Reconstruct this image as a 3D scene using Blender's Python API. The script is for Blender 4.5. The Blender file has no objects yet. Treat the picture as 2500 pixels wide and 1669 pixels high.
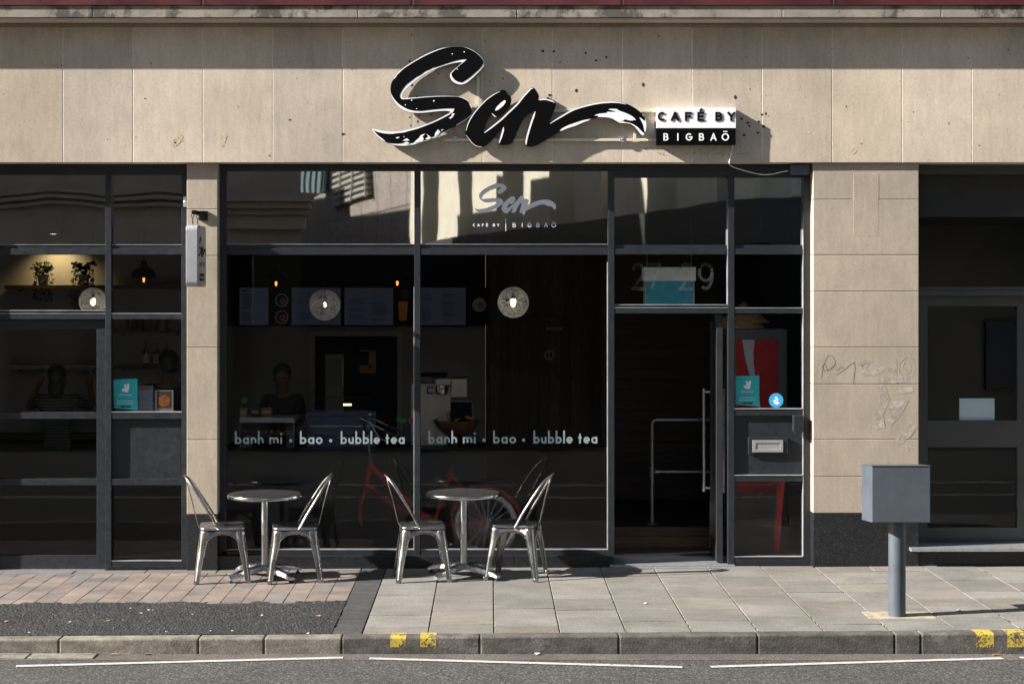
import bpy, bmesh, math, random
from mathutils import Vector, Matrix, Euler
random.seed(7)
R = math.radians
SC = bpy.context.scene

# ------------------------------------------------------------------ camera, sky, sun, exposure
DIST, CAMH, FPX = 14.4, 2.33, 4176.0        # camera distance from the stone face, eye height, focal length in photo pixels
cam_d = bpy.data.cameras.new("camera")
cam = bpy.data.objects.new("camera", cam_d); SC.collection.objects.link(cam)
cam.location = (0, -DIST, CAMH); cam.rotation_euler = (R(90), 0, 0)
cam_d.sensor_width = 36; cam_d.lens = 36 * FPX / 2500.0
cam_d.shift_x = 55 / 2500.0; cam_d.shift_y = -120.5 / 2500.0
cam_d.clip_start = 0.1; cam_d.clip_end = 800
SC.camera = cam

SUN = Vector((-4.8, -1.10, 2.75)).normalized()       # towards the sun
w = bpy.data.worlds.new("World"); SC.world = w; w.use_nodes = True
nt = w.node_tree
sky = nt.nodes.new("ShaderNodeTexSky"); sky.sky_type = 'NISHITA'; sky.sun_disc = False
sky.sun_elevation = math.asin(SUN.z); sky.sun_rotation = math.atan2(SUN.x, SUN.y)
sky.air_density = 1.0; sky.dust_density = 1.0; sky.ozone_density = 1.0
nt.links.new(sky.outputs[0], nt.nodes["Background"].inputs[0]); nt.nodes["Background"].inputs[1].default_value = 0.05
sl = bpy.data.lights.new("sun", 'SUN'); sl.energy = 5.0; sl.angle = R(0.5); sl.color = (1.0, 0.95, 0.88)
so = bpy.data.objects.new("sun", sl); SC.collection.objects.link(so)
so.rotation_euler = (-SUN).to_track_quat('-Z', 'Y').to_euler(); so.location = SUN * 60
SC.view_settings.view_transform = 'Standard'; SC.view_settings.look = 'None'
SC.view_settings.exposure = 1.6; SC.view_settings.gamma = 1.0; SC.view_settings.use_curve_mapping = False
SC.cycles.max_bounces = 10; SC.cycles.transparent_max_bounces = 16

# ------------------------------------------------------------------ measuring helpers: photo pixel seen at depth y -> metres
def X(px, y=0.0): return (px - 1195.0) * (DIST + y) / FPX
def Z(py, y=0.0): return CAMH + (714.0 - py) * (DIST + y) / FPX
def PZ(x): return 0.0062 * x                       # the pavement climbs gently to the right

# ------------------------------------------------------------------ object helpers
COL = SC.collection
def tag(o, label=None, cat=None, group=None, kind=None):
    if label: o["label"] = label
    if cat: o["category"] = cat
    if group: o["group"] = group
    if kind: o["kind"] = kind
    return o
def empty(name, loc=(0, 0, 0), rz=0):
    o = bpy.data.objects.new(name, None); COL.objects.link(o)
    o.location = loc; o.rotation_euler = (0, 0, rz); o.empty_display_size = 0.1
    return o
def thing(name, label, cat, loc=(0, 0, 0), group=None):
    return tag(empty(name, loc), label, cat, group)
def origin(o):
    v = Vector((0, 0, 0))
    while o is not None: v += o.location; o = o.parent
    return v
def copy_tree(o, parent=None):
    c = o.copy(); COL.objects.link(c); c.parent = parent
    for ch in list(o.children): copy_tree(ch, c)
    return c

class MB:
    def __init__(s): s.v = []; s.f = []; s.t = []; s.tint = (1, 1, 1)
    def add(s, vs, fs, tint=None):
        b = len(s.v); s.v += [tuple(p) for p in vs]
        for f in fs: s.f.append(tuple(i + b for i in f)); s.t.append(tint or s.tint)
        return s
    def box(s, x0, x1, y0, y1, z0, z1, tint=None, shear=False):
        vs = [(x, y, z) for z in (z0, z1) for y in (y0, y1) for x in (x0, x1)]
        if shear: vs = [(x, y, z + PZ(x)) for x, y, z in vs]
        return s.add(vs, [(0, 2, 3, 1), (4, 5, 7, 6), (0, 1, 5, 4), (2, 6, 7, 3), (0, 4, 6, 2), (1, 3, 7, 5)], tint)
    def pbox(s, px0, px1, py0, py1, y0, y1, tint=None):      # front face given in photo pixels at depth y0
        return s.box(X(px0, y0), X(px1, y0), y0, y1, Z(py1, y0), Z(py0, y0), tint)
    def obox(s, c, size, rot=(0, 0, 0), tint=None):
        m = Matrix.Translation(c) @ Euler(rot).to_matrix().to_4x4()
        sx, sy, sz = [q / 2 for q in size]
        vs = [m @ Vector((x, y, z)) for z in (-sz, sz) for y in (-sy, sy) for x in (-sx, sx)]
        return s.add(vs, [(0, 2, 3, 1), (4, 5, 7, 6), (0, 1, 5, 4), (2, 6, 7, 3), (0, 4, 6, 2), (1, 3, 7, 5)], tint)
    def prism(s, pts, yf, yb, tint=None, caps=True):                 # polygon in XZ, extruded in y
        n = len(pts)
        area = sum(pts[i][0] * pts[(i + 1) % n][1] - pts[(i + 1) % n][0] * pts[i][1] for i in range(n))
        if area < 0: pts = pts[::-1]
        vs = [(x, yf, z) for x, z in pts] + [(x, yb, z) for x, z in pts]
        fs = [(i, i + n, (i + 1) % n + n, (i + 1) % n) for i in range(n)]
        if caps: fs += [tuple(range(n)), tuple(range(2 * n - 1, n - 1, -1))]
        return s.add(vs, fs, tint)
    def flat(s, pts, y, tint=None):
        n = len(pts)
        area = sum(pts[i][0] * pts[(i + 1) % n][1] - pts[(i + 1) % n][0] * pts[i][1] for i in range(n))
        if area < 0: pts = pts[::-1]
        return s.add([(x, y, z) for x, z in pts], [tuple(range(n))], tint)
    def ribbon(s, pts, w, yf, yb, tint=None, closed=False):           # stroke of width w in the XZ plane
        n = len(pts); L = []; Rr = []
        ws = w if isinstance(w, (list, tuple)) else [w] * n
        for i in range(n):
            a = Vector(pts[(i - 1) % n] if (closed or i > 0) else pts[i]); b = Vector(pts[(i + 1) % n] if (closed or i < n - 1) else pts[i])
            p = Vector(pts[i]); d1 = (p - a); d2 = (b - p)
            d1 = d1.normalized() if d1.length > 1e-9 else d2.normalized()
            d2 = d2.normalized() if d2.length > 1e-9 else d1
            d = (d1 + d2); d = d.normalized() if d.length > 1e-6 else d1
            nn = Vector((-d.y, d.x)); k = max(0.5, nn.dot(Vector((-d1.y, d1.x)))); h = ws[i] / 2 / k
            L.append(p + nn * h); Rr.append(p - nn * h)
        m = n if closed else n - 1
        vs = [(q.x, yf, q.y) for q in L] + [(q.x, yf, q.y) for q in Rr] + [(q.x, yb, q.y) for q in L] + [(q.x, yb, q.y) for q in Rr]
        fs = []
        for i in range(m):
            j = (i + 1) % n
            fs += [(i, i + n, j + n, j), (i, j, j + 2 * n, i + 2 * n), (j + n, i + n, i + 3 * n, j + 3 * n)]
        if not closed: fs += [(0, 2 * n, 3 * n, n), (n - 1, 2 * n - 1, 4 * n - 1, 3 * n - 1)]
        return s.add(vs, fs, tint)
    def tube(s, path, r, n=8, closed=False, tint=None):
        path = [Vector(p) for p in path]; m = len(path)
        rs = r if isinstance(r, (list, tuple)) else [r] * m
        vs = []; up = None
        for i in range(m):
            a = path[i - 1] if (i > 0 or closed) else path[i]; b = path[(i + 1) % m] if (i < m - 1 or closed) else path[i]
            t = (b - a).normalized()
            if up is None:
                up = Vector((0, 0, 1)) if abs(t.z) < 0.9 else Vector((1, 0, 0))
            u = (up - t * up.dot(t)); u = u.normalized() if u.length > 1e-6 else t.orthogonal().normalized()
            up = u; vv = t.cross(u)
            for k in range(n):
                a_ = 2 * math.pi * k / n
                vs.append(path[i] + (u * math.cos(a_) + vv * math.sin(a_)) * rs[i])
        fs = []
        for i in range(m if closed else m - 1):
            j = (i + 1) % m
            for k in range(n): fs.append((i * n + k, i * n + (k + 1) % n, j * n + (k + 1) % n, j * n + k))
        if not closed: fs += [tuple(range(n - 1, -1, -1)), tuple(range((m - 1) * n, m * n))]
        return s.add(vs, fs, tint)
    def lathe(s, prof, c=(0, 0, 0), n=32, tint=None):               # profile of (r, z), axis z through c
        vs = []; fs = []; m = len(prof)
        for r, z in prof:
            for k in range(n):
                a = 2 * math.pi * k / n; vs.append((c[0] + r * math.cos(a), c[1] + r * math.sin(a), c[2] + z))
        for i in range(m - 1):
            for k in range(n): fs.append((i * n + k, i * n + (k + 1) % n, (i + 1) * n + (k + 1) % n, (i + 1) * n + k))
        if prof[0][0] > 1e-5: fs.append(tuple(range(n - 1, -1, -1)))
        if prof[-1][0] > 1e-5: fs.append(tuple(range((m - 1) * n, m * n)))
        return s.add(vs, fs, tint)
    def ball(s, c, r, n=12, sq=(1, 1, 1), tint=None):
        pr = [(max(r * math.sin(math.pi * i / n), 1e-6), -r * math.cos(math.pi * i / n)) for i in range(n + 1)]
        b = len(s.v); s.lathe(pr, (0, 0, 0), n * 2, tint)
        s.v[b:] = [(c[0] + x * sq[0], c[1] + y * sq[1], c[2] + z * sq[2]) for x, y, z in s.v[b:]]
        return s
    def build(s, name, mat, parent=None, smooth=False, bevel=0.0, seg=2, solid=0.0, auto=40, merge=False):
        me = bpy.data.meshes.new(name); L = origin(parent) if parent else Vector((0, 0, 0))
        me.from_pydata([(x - L.x, y - L.y, z - L.z) for x, y, z in s.v], [], s.f)
        if True:
            at = me.color_attributes.new("tint", 'FLOAT_COLOR', 'CORNER'); i = 0
            for p, t in zip(me.polygons, s.t):
                for li in p.loop_indices: at.data[li].color = (t[0], t[1], t[2], 1)
        me.materials.append(mat)
        if merge:
            bm = bmesh.new(); bm.from_mesh(me); bmesh.ops.remove_doubles(bm, verts=bm.verts, dist=1e-5); bm.to_mesh(me); bm.free()
        if smooth:
            for p in me.polygons: p.use_smooth = True
            me.set_sharp_from_angle(angle=R(auto))
        me.update()
        o = bpy.data.objects.new(name, me); COL.objects.link(o)
        if parent: o.parent = parent
        if bevel:
            b = o.modifiers.new("bevel", 'BEVEL'); b.width = bevel; b.segments = seg; b.limit_method = 'ANGLE'; b.angle_limit = R(40)
        if solid:
            b = o.modifiers.new("solid", 'SOLIDIFY'); b.thickness = solid; b.offset = 0
        return o
def each(name, mat, parent, fns, **kw):       # one part per piece
    for fn in fns:
        m = MB(); fn(m); m.build(name, mat, parent, **kw)
def structure(o): o["kind"] = "structure"; return o

# ------------------------------------------------------------------ materials
class NT:
    def __init__(s, name):
        s.m = bpy.data.materials.new(name); s.m.use_nodes = True; s.t = s.m.node_tree; s.t.nodes.clear()
        s.out = s.n("ShaderNodeOutputMaterial")
    def n(s, ty, **kw):
        nd = s.t.nodes.new(ty)
        for k, v in kw.items(): setattr(nd, k, v)
        return nd
    def l(s, a, b): s.t.links.new(a, b)
    def val(s, sock, v):
        if hasattr(v, "links") or isinstance(v, bpy.types.NodeSocket): s.l(v, sock)
        else: sock.default_value = v
    def coord(s, scale=(1, 1, 1)):
        tc = s.n("ShaderNodeTexCoord"); mp = s.n("ShaderNodeMapping"); mp.inputs["Scale"].default_value = scale
        s.l(tc.outputs["Object"], mp.inputs[0]); return mp.outputs[0]
    def noise(s, scale, detail=4, rough=0.55, vec=None, out=0):
        nd = s.n("ShaderNodeTexNoise"); nd.inputs["Scale"].default_value = scale; nd.inputs["Detail"].default_value = detail
        nd.inputs["Roughness"].default_value = rough; s.l(vec if vec is not None else s.coord(), nd.inputs["Vector"]); return nd.outputs[out]
    def voro(s, scale, vec=None, feature='F1', out="Distance"):
        nd = s.n("ShaderNodeTexVoronoi"); nd.feature = feature; nd.inputs["Scale"].default_value = scale
        s.l(vec if vec is not None else s.coord(), nd.inputs["Vector"]); return nd.outputs[out]
    def ramp(s, fac, a, b, lo=0.0, hi=1.0):
        nd = s.n("ShaderNodeMapRange"); nd.interpolation_type = 'SMOOTHSTEP'; s.l(fac, nd.inputs[0])
        nd.inputs[1].default_value = a; nd.inputs[2].default_value = b; nd.inputs[3].default_value = lo; nd.inputs[4].default_value = hi
        return nd.outputs[0]
    def math(s, op, a, b=0.0):
        nd = s.n("ShaderNodeMath", operation=op); s.val(nd.inputs[0], a); s.val(nd.inputs[1], b); return nd.outputs[0]
    def mix(s, fac, a, b, mode='MIX'):
        nd = s.n("ShaderNodeMix", data_type='RGBA', blend_type=mode); s.val(nd.inputs[0], fac)
        s.val(nd.inputs[6], c4(a)); s.val(nd.inputs[7], c4(b)); return nd.outputs[2]
    def scale(s, col, f): return s.mix(1.0, col, s.gray(f), 'MULTIPLY')
    def gray(s, f):
        nd = s.n("ShaderNodeCombineColor"); [s.val(nd.inputs[i], f) for i in range(3)]; return nd.outputs[0]
    def tint(s, col):
        at = s.n("ShaderNodeAttribute"); at.attribute_name = "tint"; return s.mix(1.0, col, at.outputs["Color"], 'MULTIPLY')
    def bump(s, h, strength=0.3, dist=0.01, normal=None):
        nd = s.n("ShaderNodeBump"); nd.inputs["Strength"].default_value = strength; nd.inputs["Distance"].default_value = dist
        s.l(h, nd.inputs["Height"])
        if normal is not None: s.l(normal, nd.inputs["Normal"])
        return nd.outputs[0]
    def pr(s, col, rough=0.6, metal=0.0, normal=None, spec=0.5, coat=0.0, emit=None, es=0.0):
        p = s.n("ShaderNodeBsdfPrincipled"); s.val(p.inputs["Base Color"], c4(col)); s.val(p.inputs["Roughness"], rough)
        s.val(p.inputs["Metallic"], metal); p.inputs["Specular IOR Level"].default_value = spec; p.inputs["Coat Weight"].default_value = coat
        if normal is not None: s.l(normal, p.inputs["Normal"])
        if emit is not None: s.val(p.inputs["Emission Color"], c4(emit)); p.inputs["Emission Strength"].default_value = es
        s.l(p.outputs[0], s.out.inputs[0]); return s.m
def c4(c): return c if not isinstance(c, (tuple, list)) else (c[0], c[1], c[2], 1.0)

def plain(name, col, rough=0.6, metal=0.0, var=0.12, sc=12, bump=0.0, bsc=80, spec=0.5, coat=0.0):
    t = NT(name); n = t.noise(sc, 5); c = t.scale(col, t.ramp(n, 0.25, 0.75, 1 - var, 1 + var))
    r = t.ramp(t.noise(sc * 3, 4), 0.3, 0.7, max(0.03, rough - 0.08), rough + 0.08)
    nm = t.bump(t.noise(bsc, 4), bump, 0.004) if bump else None
    return t.pr(c, r, metal, nm, spec, coat)
def emitm(name, col, s):
    t = NT(name); e = t.n("ShaderNodeEmission"); e.inputs[0].default_value = c4(col); e.inputs[1].default_value = s
    t.l(e.outputs[0], t.out.inputs[0]); return t.m

def stone_mat(name, base, pit=1.0, streak=1.0):
    t = NT(name)
    v = t.coord(); vs = t.coord((9, 9, 1.3)); vf = t.coord((60, 60, 14))
    c = t.tint(base)
    c = t.scale(c, t.ramp(t.noise(2.2, 6, 0.6, v), 0.25, 0.75, 0.88, 1.08))
    c = t.scale(c, t.ramp(t.noise(0.7, 4, 0.6, v), 0.3, 0.7, 0.90, 1.06))
    c = t.scale(c, t.ramp(t.noise(40, 6, 0.75, v), 0.3, 0.7, 0.92, 1.06))
    c = t.scale(c, t.ramp(t.noise(3.0, 5, 0.65, vs), 0.3, 0.75, 1.0 + 0.05 * streak, 1.0 - 0.10 * streak))
    c = t.scale(c, t.ramp(t.noise(2.4, 3, 0.6, vf), 0.3, 0.7, 0.965, 1.03))
    c = t.mix(t.ramp(t.noise(75, 4, 0.65, v), 0.60, 0.72, 0.0, 0.45 * pit), c, (0.16, 0.12, 0.085))
    blot = t.math('MULTIPLY', t.ramp(t.noise(1.1, 8, 0.72, v), 0.52, 0.70), 0.42)
    c = t.mix(blot, c, (0.22, 0.19, 0.16))
    h = t.math('ADD', t.math('MULTIPLY', t.noise(1.6, 4, 0.6, vf), 0.30), t.noise(140, 4, 0.6, v))
    h = t.math('ADD', h, t.math('MULTIPLY', t.ramp(t.voro(26, v), 0.0, 0.10), 0.7 * pit))
    return t.pr(c, 0.9, 0, t.bump(h, 0.32, 0.004), 0.25)

def speck(name, base, dark, light, sc=160, rough=0.5, bump=0.2, bigvar=0.2, tint=False, dist=0.004, spec=0.5, th=0.7):
    t = NT(name); v = t.coord()
    n = t.n("ShaderNodeTexVoronoi"); n.inputs["Scale"].default_value = sc; t.l(v, n.inputs["Vector"])
    sep = t.n("ShaderNodeSeparateColor"); t.l(n.outputs["Color"], sep.inputs[0])
    c = t.mix(t.ramp(sep.outputs[0], 0.0, 0.45), dark, base)
    c = t.mix(t.ramp(sep.outputs[1], th, th + 0.25, 0, 0.8), c, light)
    if tint: c = t.tint(c)
    c = t.scale(c, t.ramp(t.noise(1.7, 6, 0.62, v), 0.25, 0.75, 1 - bigvar, 1 + bigvar))
    c = t.scale(c, t.ramp(t.noise(14, 5, 0.6, v), 0.25, 0.75, 1 - bigvar * .6, 1 + bigvar * .6))
    h = t.math('ADD', t.math('MULTIPLY', n.outputs["Distance"], -1.0), t.noise(sc * .7, 4, 0.6, v))
    return t.pr(c, rough, 0, t.bump(h, bump, dist), spec)

def glass_mat(name, refl=1.6, tint=(0.9, 0.93, 0.93), base=0.0, wave=0.05, wsc=2.0):
    t = NT(name)
    tr = t.n("ShaderNodeBsdfTransparent"); tr.inputs[0].default_value = c4(tint)
    gl = t.n("ShaderNodeBsdfGlossy"); gl.inputs["Roughness"].default_value = 0.014; gl.inputs[0].default_value = (1, 1, 1, 1)
    t.l(t.bump(t.noise(wsc, 2, 0.4), wave, 0.02), gl.inputs["Normal"])
    fr = t.n("ShaderNodeFresnel"); fr.inputs[0].default_value = 1.5
    f = t.math('ADD', t.math('MULTIPLY', fr.outputs[0], refl), base); f = t.math('MINIMUM', f, 1.0)
    mx = t.n("ShaderNodeMixShader"); t.l(f, mx.inputs[0]); t.l(tr.outputs[0], mx.inputs[1]); t.l(gl.outputs[0], mx.inputs[2])
    t.l(mx.outputs[0], t.out.inputs[0]); return t.m
def film_mat(name):
    t = NT(name)
    df = t.n("ShaderNodeBsdfDiffuse"); df.inputs[0].default_value = (0.024, 0.024, 0.025, 1)
    rf = t.n("ShaderNodeBsdfRefraction"); rf.inputs[0].default_value = (0.8, 0.8, 0.8, 1); rf.inputs["IOR"].default_value = 1.12; rf.inputs["Roughness"].default_value = 0.28
    tr = t.n("ShaderNodeBsdfTransparent"); tr.inputs[0].default_value = (0.8, 0.8, 0.8, 1)
    m0 = t.n("ShaderNodeMixShader"); m0.inputs[0].default_value = 0.22; t.l(rf.outputs[0], m0.inputs[1]); t.l(tr.outputs[0], m0.inputs[2])
    mx = t.n("ShaderNodeMixShader"); mx.inputs[0].default_value = 0.80
    t.l(df.outputs[0], mx.inputs[1]); t.l(m0.outputs[0], mx.inputs[2]); t.l(mx.outputs[0], t.out.inputs[0]); return t.m
def wear_mat(name, col, rough=0.7, amt=0.5, sc=60, soft=0.06):
    t = NT(name); v = t.coord()
    p = t.n("ShaderNodeBsdfPrincipled"); p.inputs["Roughness"].default_value = rough
    c = t.scale(col, t.ramp(t.noise(20, 4, 0.6, v), 0.25, 0.75, 0.8, 1.1)); t.l(c, p.inputs["Base Color"])
    tr = t.n("ShaderNodeBsdfTransparent"); mx = t.n("ShaderNodeMixShader")
    f = t.ramp(t.math('ADD', t.math('MULTIPLY', t.noise(sc, 5, 0.7, v), 0.6), t.math('MULTIPLY', t.noise(9, 4, 0.6, v), 0.4)), amt, amt + soft)
    t.l(f, mx.inputs[0]); t.l(p.outputs[0], mx.inputs[1]); t.l(tr.outputs[0], mx.inputs[2]); t.l(mx.outputs[0], t.out.inputs[0]); return t.m
def wood_mat(name, base, vert=True, rough=0.6, plank=0.12):
    t = NT(name); v = t.coord((14, 14, 1.2) if vert else (1.2, 14, 14))
    c = t.scale(base, t.ramp(t.noise(3.5, 6, 0.6, v), 0.25, 0.75, 0.55, 1.4))
    tc = t.n("ShaderNodeTexCoord"); sp = t.n("ShaderNodeSeparateXYZ"); t.l(tc.outputs["Object"], sp.inputs[0])
    q = t.math('DIVIDE', sp.outputs[0 if vert else 2], plank); fr = t.math('FRACT', q); fl = t.math('FLOOR', q)
    wn = t.n("ShaderNodeTexWhiteNoise", noise_dimensions='1D'); t.l(fl, wn.inputs["W"])
    c = t.scale(c, t.ramp(wn.outputs["Value"], 0, 1, 0.65, 1.3))
    gap = t.ramp(fr, 0.0, 0.05); c = t.scale(c, t.math('ADD', t.math('MULTIPLY', gap, 0.8), 0.2))
    return t.pr(c, rough, 0, t.bump(t.math('ADD', gap, t.math('MULTIPLY', t.noise(4, 4, 0.6, v), 0.2)), 0.4, 0.006))

M = {}
M['stone'] = stone_mat("limestone", (0.565, 0.482, 0.382))
M['pstone'] = stone_mat("pillar_limestone", (0.405, 0.347, 0.278), 1.0, 0.8)
M['mortar'] = plain("mortar", (0.66, 0.60, 0.51), 0.95, 0, 0.15, 20, 0.4, 150)
def cornice_mat():
    t = NT("weathered_cornice"); v = t.coord(); vs = t.coord((3.0, 3.0, 2.2))
    c = t.scale((0.30, 0.265, 0.225), t.ramp(t.noise(3, 6, 0.6, v), 0.25, 0.75, 0.75, 1.2))
    f = t.ramp(t.noise(1.3, 8, 0.72, vs), 0.47, 0.58, 0, 0.72)
    c = t.mix(f, c, (0.035, 0.032, 0.030)); c = t.mix(t.ramp(t.noise(5, 6, 0.7, v), 0.6, 0.7, 0, 0.5), c, (0.42, 0.38, 0.33))
    return t.pr(c, 0.95, 0, t.bump(t.noise(90, 5), 0.5, 0.006), 0.2)
M['cornice'] = cornice_mat()
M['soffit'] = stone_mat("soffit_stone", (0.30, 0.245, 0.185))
M['red'] = plain("red_metal", (0.080, 0.016, 0.018), 0.4, 0, 0.35, 2.5)
M['granite'] = speck("black_granite", (0.0085, 0.009, 0.0105), (0.004, 0.004, 0.005), (0.065, 0.07, 0.08), 210, 0.4, 0.03, 0.15, th=0.78)
M['frame'] = plain("anthracite_frame", (0.0135, 0.0168, 0.0225), 0.45, 0, 0.14, 9, 0.05, 300)
M['frame_dark'] = plain("dark_frame", (0.013, 0.014, 0.016), 0.5, 0, 0.15, 3)
M['grey_frame'] = plain("grey_door_paint", (0.058, 0.058, 0.057), 0.5, 0, 0.1, 3)
M['glass'] = glass_mat("window_glass", 0.70, (0.94, 0.95, 0.95), 0.0, 0.03, 1.6)
M['glass_top'] = glass_mat("reflective_upper_glass", 1.6, (0.30, 0.31, 0.32), 0.30, 0.05, 1.2)
M['film'] = film_mat("frosted_film")
M['bead'] = plain('glint_bead', (0.30, 0.31, 0.32), 0.35, 0.2, 0.25, 8)  # pale silver carries the sun glint of the frame edges in its colour
M['alu'] = plain("brushed_aluminium", (0.46, 0.475, 0.49), 0.34, 1.0, 0.08, 20, 0.05, 200)
M['alu_dull'] = plain("dull_aluminium", (0.50, 0.52, 0.54), 0.5, 0.9, 0.1, 20, 0.05, 200)
M['steel'] = plain("polished_steel", (0.50, 0.50, 0.49), 0.18, 1.0, 0.08, 30, 0.04, 90)
def chair_mat():
    t = NT("galvanised_chair_steel"); v = t.coord()
    c = t.scale((0.385, 0.377, 0.365), t.ramp(t.noise(9, 5, 0.5, v), 0.25, 0.75, 0.75, 1.2))
    c = t.mix(t.ramp(t.noise(18, 5, 0.6, v), 0.60, 0.78, 0, 0.4), c, (0.13, 0.09, 0.06))
    return t.pr(c, t.ramp(t.noise(14, 4, 0.5, v), 0.3, 0.7, 0.24, 0.36), 1.0, t.bump(t.noise(22, 2), 0.10, 0.004))
M['chair'] = chair_mat()
def tabletop_mat():
    t = NT("swirled_steel_top"); v = t.coord()
    n = t.n("ShaderNodeTexVoronoi"); n.inputs["Scale"].default_value = 26; t.l(v, n.inputs["Vector"])
    ring = t.math('SINE', t.math('MULTIPLY', n.outputs["Distance"], 40))
    c = t.scale((0.23, 0.225, 0.215), t.ramp(t.noise(16, 5, 0.6, v), 0.25, 0.75, 0.6, 1.25))
    return t.pr(c, t.ramp(ring, -1, 1, 0.28, 0.48), 1.0, t.bump(ring, 0.35, 0.002))
M['table'] = tabletop_mat()
M['black'] = plain("gloss_black", (0.0016, 0.0016, 0.002), 0.6, 0, 0.1, 5, spec=0.08)
M['matt_black'] = plain("matt_black", (0.003, 0.003, 0.0035), 0.7, 0, 0.1, 5, spec=0.12)
M['white'] = plain("sign_white", (0.86, 0.86, 0.88), 0.45, 0, 0.03, 4)
M['sign_edge'] = plain("sign_return", (0.05, 0.052, 0.06), 0.4, 0, 0.1, 5)
M['rail'] = plain("painted_rail", (0.66, 0.61, 0.48), 0.6, 0, 0.1, 6)
M['decal'] = plain("vinyl_decal", (0.74, 0.77, 0.84), 0.6, 0, 0.05, 10)
M['decal_blue'] = plain("vinyl_lettering", (0.68, 0.80, 0.84), 0.6, 0, 0.05, 10)
M['teal'] = plain("teal_sticker", (0.02, 0.38, 0.42), 0.5, 0, 0.05, 5)
M['paper'] = plain("paper", (0.80, 0.93, 0.97), 0.6, 0, 0.05, 5)
M['post'] = plain("grey_paint", (0.070, 0.083, 0.100), 0.48, 0, 0.12, 4, 0.1, 60)
def slab_mat():
    t = NT("paving_slab"); v = t.coord(); c = t.tint((0.188, 0.178, 0.163))
    c = t.scale(c, t.ramp(t.noise(2.0, 6, 0.62, v), 0.25, 0.75, 0.8, 1.15)); c = t.scale(c, t.ramp(t.noise(95, 4, 0.75, v), 0.25, 0.75, 0.62, 1.32))
    c = t.scale(c, t.ramp(t.noise(3.2, 5, 0.6, t.coord((1.5, 4, 1))), 0.3, 0.7, 0.92, 1.06))
    c = t.mix(t.ramp(t.noise(11, 7, 0.72, v), 0.6, 0.72, 0, 0.35), c, (0.12, 0.11, 0.10))
    return t.pr(c, 0.85, 0, t.bump(t.noise(160, 4), 0.45, 0.004), 0.3)
M['slab'] = slab_mat()
def paver_mat():
    t = NT("clay_paver"); v = t.coord(); c = t.tint((0.190, 0.163, 0.148))
    c = t.scale(c, t.ramp(t.noise(4, 6, 0.62, v), 0.25, 0.75, 0.75, 1.2)); c = t.scale(c, t.ramp(t.noise(120, 3, 0.7, v), 0.25, 0.75, 0.8, 1.15))
    return t.pr(c, 0.85, 0, t.bump(t.noise(140, 4), 0.35, 0.004), 0.3)
M['paver'] = paver_mat()
M['joint'] = plain("sandy_joint", (0.070, 0.062, 0.047), 0.95, 0, 0.3, 25, 0.4, 120)
M['tarmac'] = speck("patched_tarmac", (0.024, 0.024, 0.0245), (0.006, 0.006, 0.0065), (0.075, 0.073, 0.07), 62, 0.75, 0.8, 0.25, dist=0.010, th=0.80)
M['road'] = speck("worn_road", (0.046, 0.0435, 0.0415), (0.016, 0.015, 0.0145), (0.13, 0.122, 0.112), 85, 0.85, 0.45, 0.16, dist=0.006)
def kerb_mat():
    t = NT("kerb_stone"); v = t.coord(); c = t.tint((0.20, 0.188, 0.170))
    c = t.scale(c, t.ramp(t.noise(5, 8, 0.72, t.coord((1, 1, 2))), 0.25, 0.75, 0.5, 1.35)); c = t.mix(t.ramp(t.noise(2.1, 7, 0.75, t.coord((1, 1, 1.6))), 0.57, 0.62, 0, 0.45), c, (0.20, 0.19, 0.175)); c = t.scale(c, t.ramp(t.noise(90, 4, 0.7, v), 0.25, 0.75, 0.7, 1.25))
    c = t.mix(t.ramp(t.noise(3.2, 6, 0.7, v), 0.55, 0.68, 0, 0.6), c, (0.05, 0.047, 0.044))
    return t.pr(c, 0.9, 0, t.bump(t.math('ADD', t.noise(60, 5, 0.65, v), t.math('MULTIPLY', t.noise(12, 4, 0.6, v), 1.0)), 0.45, 0.006), 0.25)
M['kerb'] = kerb_mat()
M['white_line'] = wear_mat("worn_white_line", (0.42, 0.41, 0.385), 0.8, 0.57)
M['yellow'] = wear_mat("worn_yellow_paint", (0.44, 0.33, 0.05), 0.7, 0.505)
M['concrete'] = plain("concrete_pad", (0.30, 0.255, 0.19), 0.9, 0, 0.3, 14, 0.5, 90)
M['hole'] = plain("drill_hole", (0.035, 0.027, 0.02), 0.95, 0, 0.2, 30)
M['chip'] = plain("chipped_stone", (0.52, 0.42, 0.30), 0.95, 0, 0.35, 40, 0.6, 90)
M['smear'] = wear_mat("white_smear", (0.45, 0.40, 0.34), 0.9, 0.38, 30, 0.30)
M['scribble'] = plain("scribble", (0.22, 0.187, 0.153), 0.9, 0, 0.2, 30)
M['moss'] = plain("moss", (0.07, 0.11, 0.02), 0.9, 0, 0.4, 60)
M['wall_in'] = plain("interior_plaster", (0.25, 0.25, 0.243), 0.8, 0, 0.08, 2)
M['ceil_in'] = plain("interior_ceiling", (0.03, 0.03, 0.03), 0.9, 0, 0.1, 2)
M['floor_in'] = plain("interior_floor", (0.05, 0.045, 0.04), 0.6, 0, 0.2, 4)
M['dwood'] = wood_mat("dark_plank", (0.075, 0.042, 0.022), True)
M['hwood'] = wood_mat("horizontal_plank", (0.022, 0.0105, 0.0055), False, plank=0.11)
M['stepwood'] = wood_mat("step_wood", (0.075, 0.038, 0.018), False, plank=0.09)
M['counter'] = plain("counter_front", (0.04, 0.04, 0.042), 0.6)
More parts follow.
